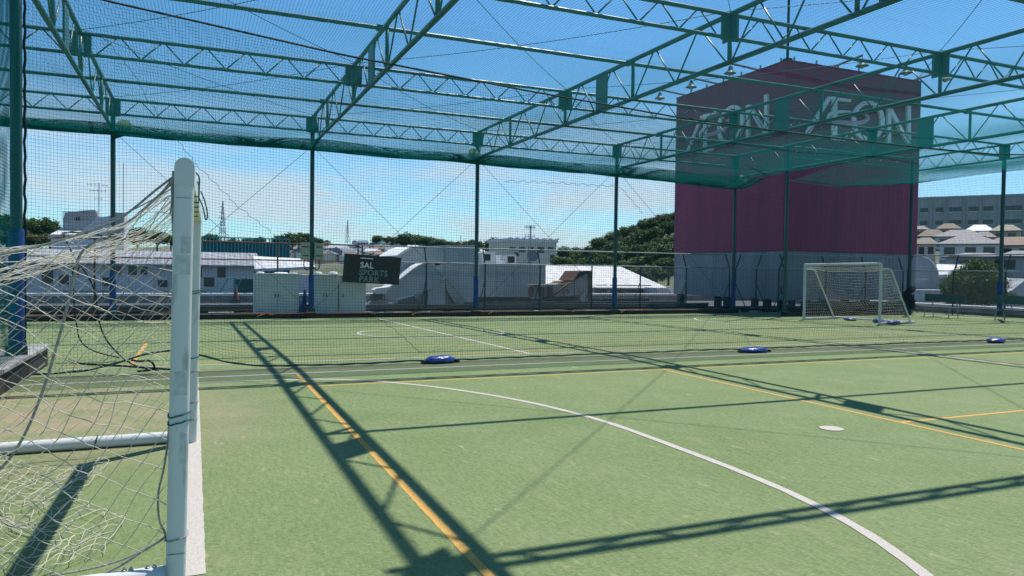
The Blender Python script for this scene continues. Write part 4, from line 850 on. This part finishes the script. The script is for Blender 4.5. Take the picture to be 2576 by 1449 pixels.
for i in range(14):
    a = random.uniform(0, 6.28); q.lathe([(.12, -.1), (.16, 0), (.1, .1)], (XR+.12*math.cos(a), YN+.12*math.sin(a), .2+i*.06), 7)
q.build('cloth_bundle', 'black', None, True, label='dark bundle of netting tied round the corner post right of the far goal', cat='bundle')

# benches on the right
def bench(x, y, ln, lab):
    z0 = gz(y); t = thing('bench', lab, 'bench', (x, y, z0), 'benches along the right wall')
    MB().box((x+.22, y-ln/2, z0+.62), (x+.255, y+ln/2, z0+.93)).build('backrest', 'bench', t)
    for i in range(3): MB().box((x-.22+i*.14, y-ln/2, z0+.40), (x-.10+i*.14, y+ln/2, z0+.43)).build('seat_slat', 'bench', t)
    for s_ in (-1, 1):
        ye = y+s_*(ln/2-.35); MB().tube([(x-.2, ye, z0+.4), (x-.26, ye, z0)], .018, 6).build('leg', 'steel', t); MB().tube([(x+.26, ye, z0+.9), (x+.2, ye, z0+.4), (x+.3, ye, z0)], .018, 6).build('leg', 'steel', t)
        MB().tube([(x-.2, ye, z0+.4), (x+.2, ye, z0+.4)], .018, 6).build('cross_bar', 'steel', t)
bench(27.3, 20.35, 1.75, 'green backed bench right of the far goal against the net wall'); bench(27.3, 17.4, 1.9, 'green backed bench at the right picture edge')
dp = MB().box((33.4, 20.0, -.32), (33.75, 20.35, .95)); dp.build('deck_bollard', 'dark', None, label='short dark square post behind the right bench', cat='post')

# ------------------------------------------------------------------ beyond the roof: houses, blocks, trees, hills
def z4(x, y): return ((3300+x/2.415)*.63889, (750+y/2.415)*.63889)
for px in range(-500, 3200, 120):          # valley floor round the building and the town slope
    foot(px, 760+abs(px-1200)*.01, 130); foot(px, 716, 260)
RIDGE = [(-500, 625), (-100, 625), (150, 622), (500, 617), (700, 614), (900, 613), (1000, 606), (1100, 612), (1200, 622), (1300, 630), (1480, 640), (1700, 640), (2000, 640), (2300, 640), (3100, 640)]
for px, py in RIDGE:
    foot(px, py+2, 850); foot(px, py+26, 620); foot(px, py+55, 420); foot(px, py+26, 1300); foot(px, 668, 2600)
FAR = []                                    # right hillside
def house(x0, x1, ya, ye, yb, D, rm, wm, lab, nwin=2, grp='houses on the right hillside'):
    c = z4((x0+x1)/2, yb); Pc = foot(*c, D); k = D/F
    wpx = (x1-x0)/2.415*.63889; W_ = wpx*k*1.02/1.0; he_ = (yb-ye)/2.415*.63889*k*1.02; hr = (ye-ya)/2.415*.63889*k*1.02
    th = -YAW-((c[0]-1288)/F)*.9+random.uniform(-.25, .25)
    Mx = Matrix.Translation(Pc) @ Matrix.Rotation(th, 4, 'Z'); dpt = W_*.8; o = .5
    t = thing('house', lab, 'house', Pc, grp)
    def put(b_, nm, mt, par=t): b_.v = [tuple(Mx @ Vector(v)) for v in b_.v]; return b_.build(nm, mt, par)
    hw, hd = W_/2-o, dpt/2-o
    put(MB().box((-hw, -hd, -3), (hw, hd, he_)), 'wall', wm)
    rl = max(.1, hw-hd*.75); b_ = MB(); e = he_-.05
    b_.add([(-hw-o,-hd-o,e),(hw+o,-hd-o,e),(hw+o,hd+o,e),(-hw-o,hd+o,e),(-rl,0,he_+hr),(rl,0,he_+hr),(-hw-o,-hd-o,e-.18),(hw+o,-hd-o,e-.18),(hw+o,hd+o,e-.18),(-hw-o,hd+o,e-.18)], [(0,1,5,4),(1,2,5),(2,3,4,5),(3,0,4),(6,7,1,0),(7,8,2,1),(8,9,3,2),(9,6,0,3),(9,8,7,6)]); put(b_, 'roof', rm)
    for i in range(nwin):
        cx = -hw+(2*hw)*(i+.5)/nwin+random.uniform(-.2, .2); ww = min(1.0, hw/nwin*.55)
        wn = put(MB().box((cx-ww, -hd-.05, he_-1.75), (cx+ww, -hd-.004, he_-.55)), 'window', 'glass'); put(MB().box((cx-ww-.08, -hd-.09, he_-1.85), (cx+ww+.08, -hd-.004, he_-1.75)), 'window_frame', 'frame', t)
        put(MB().box((cx-ww*.9, -hd-.05, he_-4.2), (cx+ww*.9, -hd-.004, he_-3.0)), 'window', 'glass')
    put(MB().box((-hw*1.02, -hd-.45, he_-2.75), (hw*1.02, -hd-.004, he_-2.6)), 'eave_band', rm)
house(720, 850, 352, 380, 440, 205, 'rt3', 'cream', 'cream walled house with tan roof at the tower edge, top row of the hillside', 1)
house(955, 1140, 335, 378, 450, 215, 'rt2', 'beige', 'house with brown hipped roof in the top row, left of the white roofed one')
house(1235, 1447, 352, 402, 480, 205, 'rt5', 'greywall', 'house with bright white hipped roof high on the right hillside')
house(1485, 1705, 354, 402, 480, 200, 'rt3', 'beige', 'house with beige hipped roof behind the right wall post')
house(780, 1005, 395, 452, 540, 180, 'rt2', 'greywall', 'house with broad brown roof in the second row beside the sign tower')
house(980, 1335, 400, 456, 540, 172, 'rt1', 'wallw', 'wide house with grey tiled hipped roof in the middle of the hillside', 3)
house(1290, 1475, 418, 462, 540, 178, 'rt1', 'greywall', 'small grey roofed wing to the right of the wide grey house', 1)
house(735, 925, 472, 524, 620, 140, 'rt3', 'cream', 'cream house with tan roof and dark window, lowest at the tower edge')
house(1015, 1465, 468, 532, 640, 132, 'rt1', 'wallw', 'large pale house with grey tan roof in the lowest row', 3)
house(1445, 1850, 478, 545, 640, 136, 'rt4', 'wallw', 'large house with reddish brown tiled roof at the right picture edge', 3)
house(1100, 1530, 612, 640, 710, 112, 'rt1', 'greywall', 'low grey house just above the fence rail at the right', 3); house(1580, 1900, 600, 640, 720, 110, 'rt1', 'greywall', 'dark roofed low house at the right edge above the white sheds', 2)
# apartment block
q0, q1 = z4(690, 420), z4(1900, 420); A0 = foot(*q0, 300); A1 = foot(*q1, 300); TC += [(A0.x, A0.y+20, A0.z), (A1.x+20, A1.y, A1.z)]
ap = thing('apartment_block', 'long grey apartment block with two rows of windows on top of the right hillside', 'apartment block', A0)
dv = (A1-A0); lnA = dv.length; thA = math.atan2(dv.y, dv.x); MA = Matrix.Translation(A0) @ Matrix.Rotation(thA, 4, 'Z'); kA = lnA/(1900-690); hk = 300/F/2.415*.63889
def apx(x): return (x-690)*kA
def apz(y): return (420-y)*hk*1.02
def pa_(b_, nm, mt, par=ap): b_.v = [tuple(MA @ Vector(v)) for v in b_.v]; return b_.build(nm, mt, par)
pa_(MB().box((0, 0, -6), (lnA, 14, apz(130))), 'wall', 'greywall'); pa_(MB().box((-.3, -.3, apz(130)), (lnA+.3, 14.3, apz(130)+.6)), 'parapet', 'greywall')
for x in (890, 1030, 1215, 1370, 1540, 1770): pa_(MB().box((apx(x)-.25, -.5, -4), (apx(x)+.25, -.003, apz(132))), 'pilaster', 'greywall')
for x0, x1 in ((780,860),(935,1010),(1065,1190),(1255,1350),(1395,1490),(1590,1750),(1790,1860)):
    for yt, yb in ((205,242),(310,345)):
        n = 2 if x1-x0 < 110 else 3; s_ = (x1-x0)/n
        for i in range(n): w_ = pa_(MB().box((apx(x0+i*s_+2), -.12, apz(yb)), (apx(x0+(i+1)*s_-2), -.004, apz(yt))), 'window', 'bright' if (i+x0) % 7 == 0 else 'glass'); pa_(MB().box((apx(x0+i*s_), -.3, apz(yb)-.2), (apx(x0+(i+1)*s_), -.004, apz(yb))), 'window_sill', 'frame', w_)
# sheds near the right parapet
ar = thing('arched_shed', 'pale shed with rounded gable just right of the sign tower', 'shed', atY(*z4(820, 950), 40)); YA = 38.5
P = [atY(*z4(*q), YA) for q in ((690,620),(740,616),(800,622),(850,640),(890,668),(920,705),(945,760),(958,820),(962,1010),(690,1010))]; MB().prism(P, (0, 8, 0)).build('gable_wall', 'greywall', ar)  # gable's shade put into its colour by using the grey wall
P2_ = [atY(*z4(*q), YA-.1) for q in ((740,612),(800,617),(855,636),(896,664),(928,702),(952,760),(964,820),(958,820),(945,762),(918,708),(888,672),(848,644),(798,626),(740,620))]; MB().prism(P2_, (0, 8.3, 0)).build('roof_edge', 'cap', ar)
e = atY(*z4(740, 845), YA-.06); MB().box((e.x, YA-.06, e.z), (e.x+1.3, YA-.004, e.z+.05)).build('ledge', 'cap', ar)
ls = thing('low_shed', 'low pale shed in front of the rounded gable at the right', 'shed', atY(*z4(880, 1030), 37)); a, c = atY(*z4(700, 1040), 36.6), atY(*z4(1040, 950), 36.6); MB().box((a.x, 36.6, -3), (c.x, 40.2, c.z-.05)).build('wall', 'wallw', ls); MB().box((a.x-.1, 36.45, c.z-.05), (c.x+.15, 40.3, c.z+.03)).build('roof', 'roofw', ls)
sh = thing('white_roof_house', 'house with sunlit white sheet roof above the round bush at the right', 'house', foot(*z4(1150, 1000), 70)); D_ = 70
def sp(x, y, dd=0): return atD(*z4(x, y), D_+dd)
MB().prism([sp(940,800), sp(1200,800), sp(1480,770,3), sp(1420,715,7), sp(1330,695,7), sp(935,700,7)], (0, 0, -.3)).build('roof', 'roofw', sh)
MB().prism([sp(1030,820,-.6), sp(1150,805,-.6), sp(1130,760,1), sp(1060,765,1)], (0, 0, -.2)).build('porch_roof', 'roofg', sh)
MB().prism([sp(955,808,1), sp(1450,790,4), sp(1450,1050,4), sp(955,1050,1)], (1.5, 4.5, 0)).build('wall', 'wallw', sh)
for x0, x1, y0, y1 in ((1005,1050,845,880),(965,1015,895,945),(1100,1150,850,900)): MB().prism([sp(x0,y0,.5), sp(x1,y0,.5), sp(x1,y1,.5), sp(x0,y1,.5)], (.03, .1, 0)).build('window', 'glass', sh)
for x0, x1, y0, yb, D2, lab in ((1490,1640,870,1090,62,'white gabled shed right of the round bush'), (1625,1900,900,1090,58,'white roofed shed at the right edge behind the dark post')):
    a, c = atD(*z4(x0, yb), D2), atD(*z4(x1, yb), D2); t_ = atD(*z4(x0, y0), D2).z; t2 = thing('shed', lab, 'shed', a); foot(*z4(x0, yb), D2)
    MB().prism([a, c, (c.x, c.y, t_-.5), ((a.x+c.x)/2, (a.y+c.y)/2, t_+.2), (a.x, a.y, t_-.5)], (1, 4, 0)).build('wall', 'wallw', t2)
    m_ = ((a.x+c.x)/2, (a.y+c.y)/2-.2, t_+.3); MB().prism([(a.x-.3, a.y-.2, t_-.55), m_, (c.x+.3, c.y-.2, t_-.55), (c.x+.3, c.y-.2, t_-.45), (m_[0], m_[1], t_+.45), (a.x-.3, a.y-.2, t_-.45)], (1.1, 4.4, 0)).build('roof', 'roofw', t2)
# white apartment block in the middle
YC = 150; cb = thing('apartment_block', 'white flat roofed apartment block with dark windows in the middle distance', 'apartment block', atY(1340, 700, YC)); TC.append((atY(1340, 700, YC).x, YC, atY(1340, 705, YC).z))
def cpx(x, y): return atY(*z2(x, y), YC)
a, c = cpx(1095, 330), cpx(1440, 102); MB().box((a.x, YC, a.z-10), (c.x, YC+12, c.z)).build('wall', 'cream', cb); MB().box((a.x-.3, YC-.3, c.z), (c.x+.3, YC+12.3, c.z+.7)).build('parapet', 'wallw', cb)
for x in range(1100, 1440, 48): p = cpx(x, 102); MB().box((p.x, YC-.1, c.z+.7), (p.x+.8, YC+.5, c.z+.95)).build('parapet_tooth', 'wallw', cb)
for x0, x1, y0, y1 in ((1105,1148,133,148),(1172,1215,133,170),(1240,1275,133,148),(1308,1350,133,175),(1378,1418,133,150),(1140,1168,172,200),(1240,1262,178,250),(1395,1425,190,220)):
    p, q = cpx(x0, y1), cpx(x1, y0); w_ = MB().box((p.x, YC-.12, p.z), (q.x, YC-.004, q.z)).build('window', 'glass', cb); MB().box((p.x-.2, YC-.3, p.z-.3), (q.x+.2, YC-.004, p.z)).build('window_sill', 'wallw', w_)
antenna(1334, 640, 568, 36.5, 'two armed television antenna above the white plant enclosure', [(571,18,7),(594,16,4)])
a = atY(1334, 640, 36.5); MB().tube([(a.x, 36.5, -.3), (a.x, 36.5, a.z)], .035, 6).build('antenna_pole', 'steel', None, label='grey support pole under the two armed antenna', cat='pole')
dsh = thing('satellite_dish', 'round dark satellite dish beside the leaning fence stay', 'dish', atY(*z2(1262, 260), 36)); c = atY(*z2(1262, 197), 36); b = MB().lathe([(.33, .12), (.25, .06), (.12, .02), (.01, 0)], (0,0,0), 18); mz = Matrix.Translation(c) @ Matrix.Rotation(math.radians(75), 4, 'X'); b.v = [tuple(mz @ Vector(v)) for v in b.v]; b.build('reflector', 'dish', dsh, True); MB().tube([(c.x, 36.05, c.z), (c.x, 36.05, -.3)], .03, 6).build('stand', 'steel', dsh)
# teal netted structure and white roofs behind the left building
def z7(x, y): return px_src(x, y)
tl = thing('netted_court', 'teal netted enclosure on a roof behind the long white building', 'enclosure', atY(600, 650, 88)); YT = 88
a, c = atY(*z7(-700, 300), YT), atY(*z7(772, 205), YT); MB().box((a.x, YT, -1.2), (c.x, YT+.3, c.z-.45)).build('screen', 'teal', tl)
for i in range(34): x = a.x+(c.x-a.x)*i/33; MB().box((x-.05, YT-.12, -1.2), (x+.05, YT-.003, c.z)).build('upright', 'tealpaint', tl)
MB().box((a.x, YT-.14, c.z), (c.x, YT+.3, c.z+.1)).build('top_bar', 'tealpaint', tl)
rf = thing('white_metal_roof', 'bright white sheet metal roof behind the storage lockers', 'roof', atY(700, 690, 44)); P = [atY(*z7(*q), 45) for q in ((330,575),(1110,545),(1105,505),(1075,435),(395,400))]
for p, d in zip(P, (0, 0, 2, 5, 5)): p.y += d
MB().prism(P, (0, 0, -.15)).build('sheet', 'roofw', rf); MB().box((P[0].x+.2, 45.3, -1.15), (P[1].x-.2, 49, P[0].z-.35)).build('wall', 'wallw', rf)
# pylons
def pylon(px, yt, yb, D, lab):
    b0 = foot(px, yb, D); tp = atD(px, yt, D).z; H_ = tp-b0.z; t = thing('power_pylon', lab, 'pylon', b0, 'power pylons on the horizon'); th = .4; hw = H_*.065; r = H_*.006
    Mx = Matrix.Translation(b0) @ Matrix.Rotation(th, 4, 'Z'); lv = [0, .2, .38, .53, .66, .77, .87, .95, 1]; wd = [hw*(1-l)**1.2+hw*.10 for l in lv]; lat = MB()
    for sx_, sy_ in ((-1,-1),(1,-1),(1,1),(-1,1)):
        bb = MB().tube([Mx @ Vector((sx_*w_, sy_*w_, l*H_)) for l, w_ in zip(lv, wd)], r, 4); bb.build('leg', 'pylon', t)
    for i in range(len(lv)-1):
        cs = [(-1,-1),(1,-1),(1,1),(-1,1)]
        for j in range(4):
            p, q = cs[j], cs[(j+1) % 4]; lat.tube([Mx @ Vector((p[0]*wd[i], p[1]*wd[i], lv[i]*H_)), Mx @ Vector((q[0]*wd[i+1], q[1]*wd[i+1], lv[i+1]*H_))], r*.7, 3, False); lat.tube([Mx @ Vector((q[0]*wd[i], q[1]*wd[i], lv[i]*H_)), Mx @ Vector((p[0]*wd[i+1], p[1]*wd[i+1], lv[i+1]*H_))], r*.7, 3, False)
    lat.build('lattice', 'pylon', t)
    for l in (.60, .72, .84): MB().tube([Mx @ Vector((-H_*.13, 0, l*H_)), Mx @ Vector((0, 0, l*H_+H_*.025)), Mx @ Vector((H_*.13, 0, l*H_))], r, 4).build('cross_arm', 'pylon', t)
pylon(560, 505, 612, 700, 'tall lattice power pylon left of the second far post'); pylon(874, 553, 612, 900, 'smaller lattice power pylon right of the second far post')
pylon(1158, 592, 622, 1000, 'tiny distant pylon between the hill and the post'); pylon(1208, 600, 625, 1050, 'tiny distant pylon beside the third far post')

# trees
def leaf_mesh(name, mt, n_clump, n_leaf, size, flat=.8, seed=1, lobes=None):
    rg = np.random.default_rng(seed); cs = []
    lob = lobes or [(0, 0, 0, 1)]
    while len(cs) < n_clump:
        lx, ly, lz, lr = lob[rg.integers(len(lob))]; d = rg.normal(size=3); d /= np.linalg.norm(d); rr = lr*(.55+.5*rg.random()**.6); c = np.array([lx, ly, lz])+d*rr*np.array([1, 1, flat])
        if c[2] > -.75*flat: cs.append(c)
    cs = np.array(cs); P = []
    C_ = np.repeat(cs, n_leaf, 0)+rg.normal(size=(n_clump*n_leaf, 3))*.12
    A = rg.normal(size=C_.shape); A /= np.linalg.norm(A, axis=1, keepdims=True); B = np.cross(A, rg.normal(size=C_.shape)); B /= np.linalg.norm(B, axis=1, keepdims=True)
    s_ = size*(.6+.8*rg.random((len(C_), 1))); V = np.stack([C_-A*s_, C_+B*s_*.55, C_+A*s_, C_-B*s_*.55], 1).reshape(-1, 3)
    return np_mesh(name, V, np.arange(len(V)).reshape(-1, 4), mt)
crowns = [leaf_mesh('crown', 'leaf', 110, 34, .085, .85, 1, [(0,0,0,.8),(.4,.2,-.1,.6),(-.4,-.1,.1,.62),(.1,-.4,.3,.5)]), leaf_mesh('crown', 'leaf', 110, 34, .085, .95, 2, [(0,0,.1,.75),(-.35,.3,-.2,.6),(.35,-.3,0,.6)]),
          leaf_mesh('crown', 'leaf2', 100, 34, .085, .9, 3, [(0,0,0,.8),(.4,-.2,.2,.5),(-.3,.3,-.1,.6)]), leaf_mesh('crown', 'leaf', 120, 34, .08, 1.1, 4, [(0,0,.2,.7),(.3,.3,-.2,.6),(-.3,-.3,-.1,.6),(0,0,-.4,.6)])]
q = MB()
q.tube([(0,0,-.3),(.01,.02,.25),(-.02,0,.6),(0,.02,.95)], [.055,.045,.035,.012], 7)
for a, z, l in ((.3,.42,.34),(1.7,.5,.3),(2.9,.46,.36),(4.2,.58,.28),(5.3,.52,.3)): q.tube([(0,0,z),(math.cos(a)*l*.6, math.sin(a)*l*.6, z+.15),(math.cos(a)*l, math.sin(a)*l, z+.32)], [.022,.014,.005], 5)
trunk_me = bpy.data.meshes.new('trunk'); trunk_me.from_pydata(q.v, [], q.f); trunk_me.materials.append(M['bark'])
def tree(px, yb, yt, wpx, D, lab, grp, var=None, P=None):
    b0 = P or foot(px, yb, D); k = D/F; H_ = (yb-yt)*k; W_ = wpx*k/2; v = random.randrange(4) if var is None else var
    t = thing('tree', lab, 'tree', b0, grp); rz = random.uniform(0, 6.28)
    cz = H_-W_*.62 if H_ > W_*1.2 else H_*.55; ch = (H_-cz)/.95
    shared('crown', crowns[v], t, Matrix.Translation(b0+Vector((0,0,cz))) @ Matrix.Rotation(rz, 4, 'Z') @ Matrix.Diagonal((W_*.95, W_*.95, max(ch, W_*.6), 1)))
    shared('trunk', trunk_me, t, Matrix.Translation(b0) @ Matrix.Rotation(rz, 4, 'Z') @ Matrix.Diagonal((H_*.9, H_*.9, H_*.95, 1)))
# wooded hill left of the tower
HILL = [(1455,640),(1475,618),(1500,600),(1530,585),(1560,570),(1590,566),(1620,556),(1650,545),(1680,535),(1710,528),(1760,530),(1820,540)]
def hy(px): return float(np.interp(px, [a for a, _ in HILL], [c for _, c in HILL]))
for px in range(1440, 1860, 60): foot(px, hy(px)+70, 230); foot(px, hy(px)+40, 290); foot(px, 715, 165)
for rowi, (D, dy, step, wp, hp) in enumerate([(262, 0, 27, 58, 52), (236, 26, 29, 62, 56), (212, 52, 30, 66, 60), (190, 80, 33, 70, 62), (170, 108, 36, 74, 62)]):
    x = 1462+rowi*6-(12 if rowi else 0)
    while x < 1800:
        yt = max(hy(x)+dy+random.uniform(-6, 9), hy(x)-4)
        if yt < 690: tree(x, yt+hp*random.uniform(.95, 1.15), yt, wp*random.uniform(.8, 1.15), D*random.uniform(.97, 1.03), 'dark leafy tree among the dense wood on the hill left of the sign tower', 'trees of the wooded hill', random.choice([0,0,1,1,3,2]))
        x += step*random.uniform(.8, 1.2)
# trees at the far left
for px, yb, yt, wp, D in [(-40,640,548,80,110),(20,640,556,70,118),(60,640,565,60,115),(100,640,558,74,112),(128,640,575,40,120),(40,660,590,70,104),(100,655,595,60,104)]: tree(px, yb, yt, wp, D, {-40:'tallest dark tree cut off by the left picture edge',20:'dark tree just left of the thick padded post',60:'lighter tree right behind the thick padded post',100:'olive green tree next to the white rooftop building at far left',128:'small dark tree touching the wall of the white rooftop building'}[px] if yb == 640 else ('low dark tree in front of the post at far left' if px == 40 else 'low dark tree below the white rooftop building at far left'), 'trees at the left edge', 2 if px in (100, 60) else 0)
for px, yb, yt, wp in [(345,625,575,70),(395,628,582,60),(430,628,590,50)]: tree(px, yb, yt, wp, 140, {345:'tree just right of the white rooftop building, seen through the goal net',395:'middle tree behind the goal net above the long white building',430:'rightmost tree behind the goal net, close to the white goal post'}[px], 'trees behind the goal net', 2)
# ridge trees and bushes
for px, yb, yt, wp in [(500,618,596,34),(535,618,590,36),(590,617,600,30),(620,616,600,28),(652,616,596,24),(705,618,592,40),(735,616,586,44),(765,618,584,40),(800,618,598,24),(948,612,592,26),(985,610,596,34),(1020,610,590,44),(1050,612,592,40),(1075,614,598,40),(1105,618,604,36),(1140,624,608,34),(1175,626,606,36),(1195,628,602,40),(1245,634,602,56),(1290,636,612,36),(1420,645,620,40),(1455,648,622,44),(1480,650,628,40)]: tree(px, yb+6, yt, wp*1.25, 640+random.uniform(-40, 40), 'rounded dark tree on the skyline of the distant town ridge', 'trees on the distant ridge', random.choice([0,1,3,2]))
for i in range(60): px = random.uniform(480, 1500); y = float(np.interp(px, [a for a, _ in RIDGE], [c for _, c in RIDGE]))+random.uniform(10, 48); D = 850-(y-float(np.interp(px, [a for a, _ in RIDGE], [c for _, c in RIDGE])))*8.5; tree(px, y+5, y-8, 22, D, 'small tree between the houses of the distant town', 'small trees in the distant town', random.choice([0,1,2,3]))
for px, yb, wp in [(1415,672,60),(1440,690,50)]: tree(px, yb+14, yb-30, wp, 150, 'light green shrub right beside the white apartment block' if px == 1415 else 'light green shrub at the foot of the wooded hill', 'shrubs by the apartment block', 2)
for px, yt in ((1480, 0),): pass
# round bush at the right
def bush(px, yb, yt, wpx, D, lab, nm='clipped_bush'):
    b0 = foot(px, yb, D); k = D/F; t = thing(nm, lab, 'bush', b0); H_ = (yb-yt)*k; W_ = wpx*k/2
    shared('crown', bushme, t, Matrix.Translation(b0+Vector((0,0,H_*.53))) @ Matrix.Diagonal((W_*.92, W_*.92, H_*.52, 1))); shared('trunk', trunk_me, t, Matrix.Translation(b0) @ Matrix.Diagonal((W_*.7, W_*.7, H_*.6, 1)))
bushme = leaf_mesh('crown', 'leaf2', 520, 34, .05, 1.0, 9)
bush(2459, 775, 684, 100, 46, 'large round clipped bush behind the right bench'); bush(2412, 775, 702, 66, 47, 'smaller round bush to the left of the large clipped one'); bush(2535, 765, 742, 40, 45, 'low scrubby bush at the right edge under the white sheds')
# distant town
RH = []
for rm, wm in (('rt1','wallw'),('rt2','cream'),('rt5','wallw'),('rt3','beige'),('rt6','greywall'),('rt1','cream'),('rt4','wallw')):
    b = MB(); b.box((-4.5,-3.5,-4), (4.5,3.5,5.2)); b.add([(-5,-4,5),(5,-4,5),(5,4,5),(-5,4,5),(-4.2,0,7.2),(4.2,0,7.2)], [(0,1,5,4),(1,2,5),(2,3,4,5),(3,0,4),(3,2,1,0)])
    for x in (-2.6, .2, 2.6):
        for z in (.9, 3.4): b.add([(x-.7,-3.56,z),(x+.7,-3.56,z),(x+.7,-3.56,z+1.1),(x-.7,-3.56,z+1.1)], [(0,1,2,3)])
    me = bpy.data.meshes.new('house'); me.from_pydata(b.v, [], b.f)
    for k_ in (wm, rm, 'glass'): me.materials.append(M[k_])
    me.polygons.foreach_set('material_index', [0]*6+[1]*5+[2]*6); RH.append(me)
cnt = 0
for i in range(210):
    px = random.uniform(480, 1560); yr = float(np.interp(px, [a for a, _ in RIDGE], [c for _, c in RIDGE])); fdy = random.random()**.8; y = yr+2+fdy*52; D = 840-fdy*430
    P_ = foot(px, y, D); o = bpy.data.objects.new('house', RH[random.randrange(len(RH))]); COL.objects.link(o); o.location = P_; s_ = random.uniform(.75, 1.25); o.scale = (s_*random.uniform(.8, 1.3), s_, s_*random.uniform(.8, 1.15)); o.rotation_euler = (0, 0, -YAW+random.choice([0, 1.57])+random.uniform(-.5, .5))
    tag(o, 'small tiled roof house in the crowded distant town below the ridge', 'house', 'houses of the distant town')
# terrain sheet
gx = np.concatenate([-np.geomspace(6000, 70, 46), np.linspace(-60, 60, 13), np.geomspace(70, 6000, 60)]); gy = np.concatenate([[-6000, -2000, -600, -200, -60, 0, 40], np.geomspace(60, 7000, 80)])
T = np.array(TC); GX, GY = np.meshgrid(gx, gy); Z = np.zeros_like(GX)
for i in range(GX.shape[0]):
    d2 = (GX[i][:, None]-T[None, :, 0])**2+(GY[i][:, None]-T[None, :, 1])**2; rr = np.hypot(GX[i], GY[i])[:, None]
    ww = 1/(d2+(.01*rr)**2+4)**2; z = (ww*T[None, :, 2]).sum(1)/ww.sum(1); near = np.clip((rr[:, 0]-95)/40, 0, 1); beh = np.clip((GY[i]+100)/150, 0, 1); z = z*near*beh+(-13)*(1-near*beh); Z[i] = z
inb = (GX > -95) & (GX < 75) & (GY > -35) & (GY < 115); Z[inb] = np.minimum(Z[inb], -13.5)
idx = np.arange(GX.size).reshape(GX.shape); Fq = np.stack([idx[:-1, :-1], idx[:-1, 1:], idx[1:, 1:], idx[1:, :-1]], -1).reshape(-1, 4)
tm = np_mesh('terrain', np.stack([GX, GY, Z-.25], -1).reshape(-1, 3), Fq, 'terrain'); tm.polygons.foreach_set('use_smooth', [True]*len(tm.polygons)); link('terrain', tm, None, kind='structure')
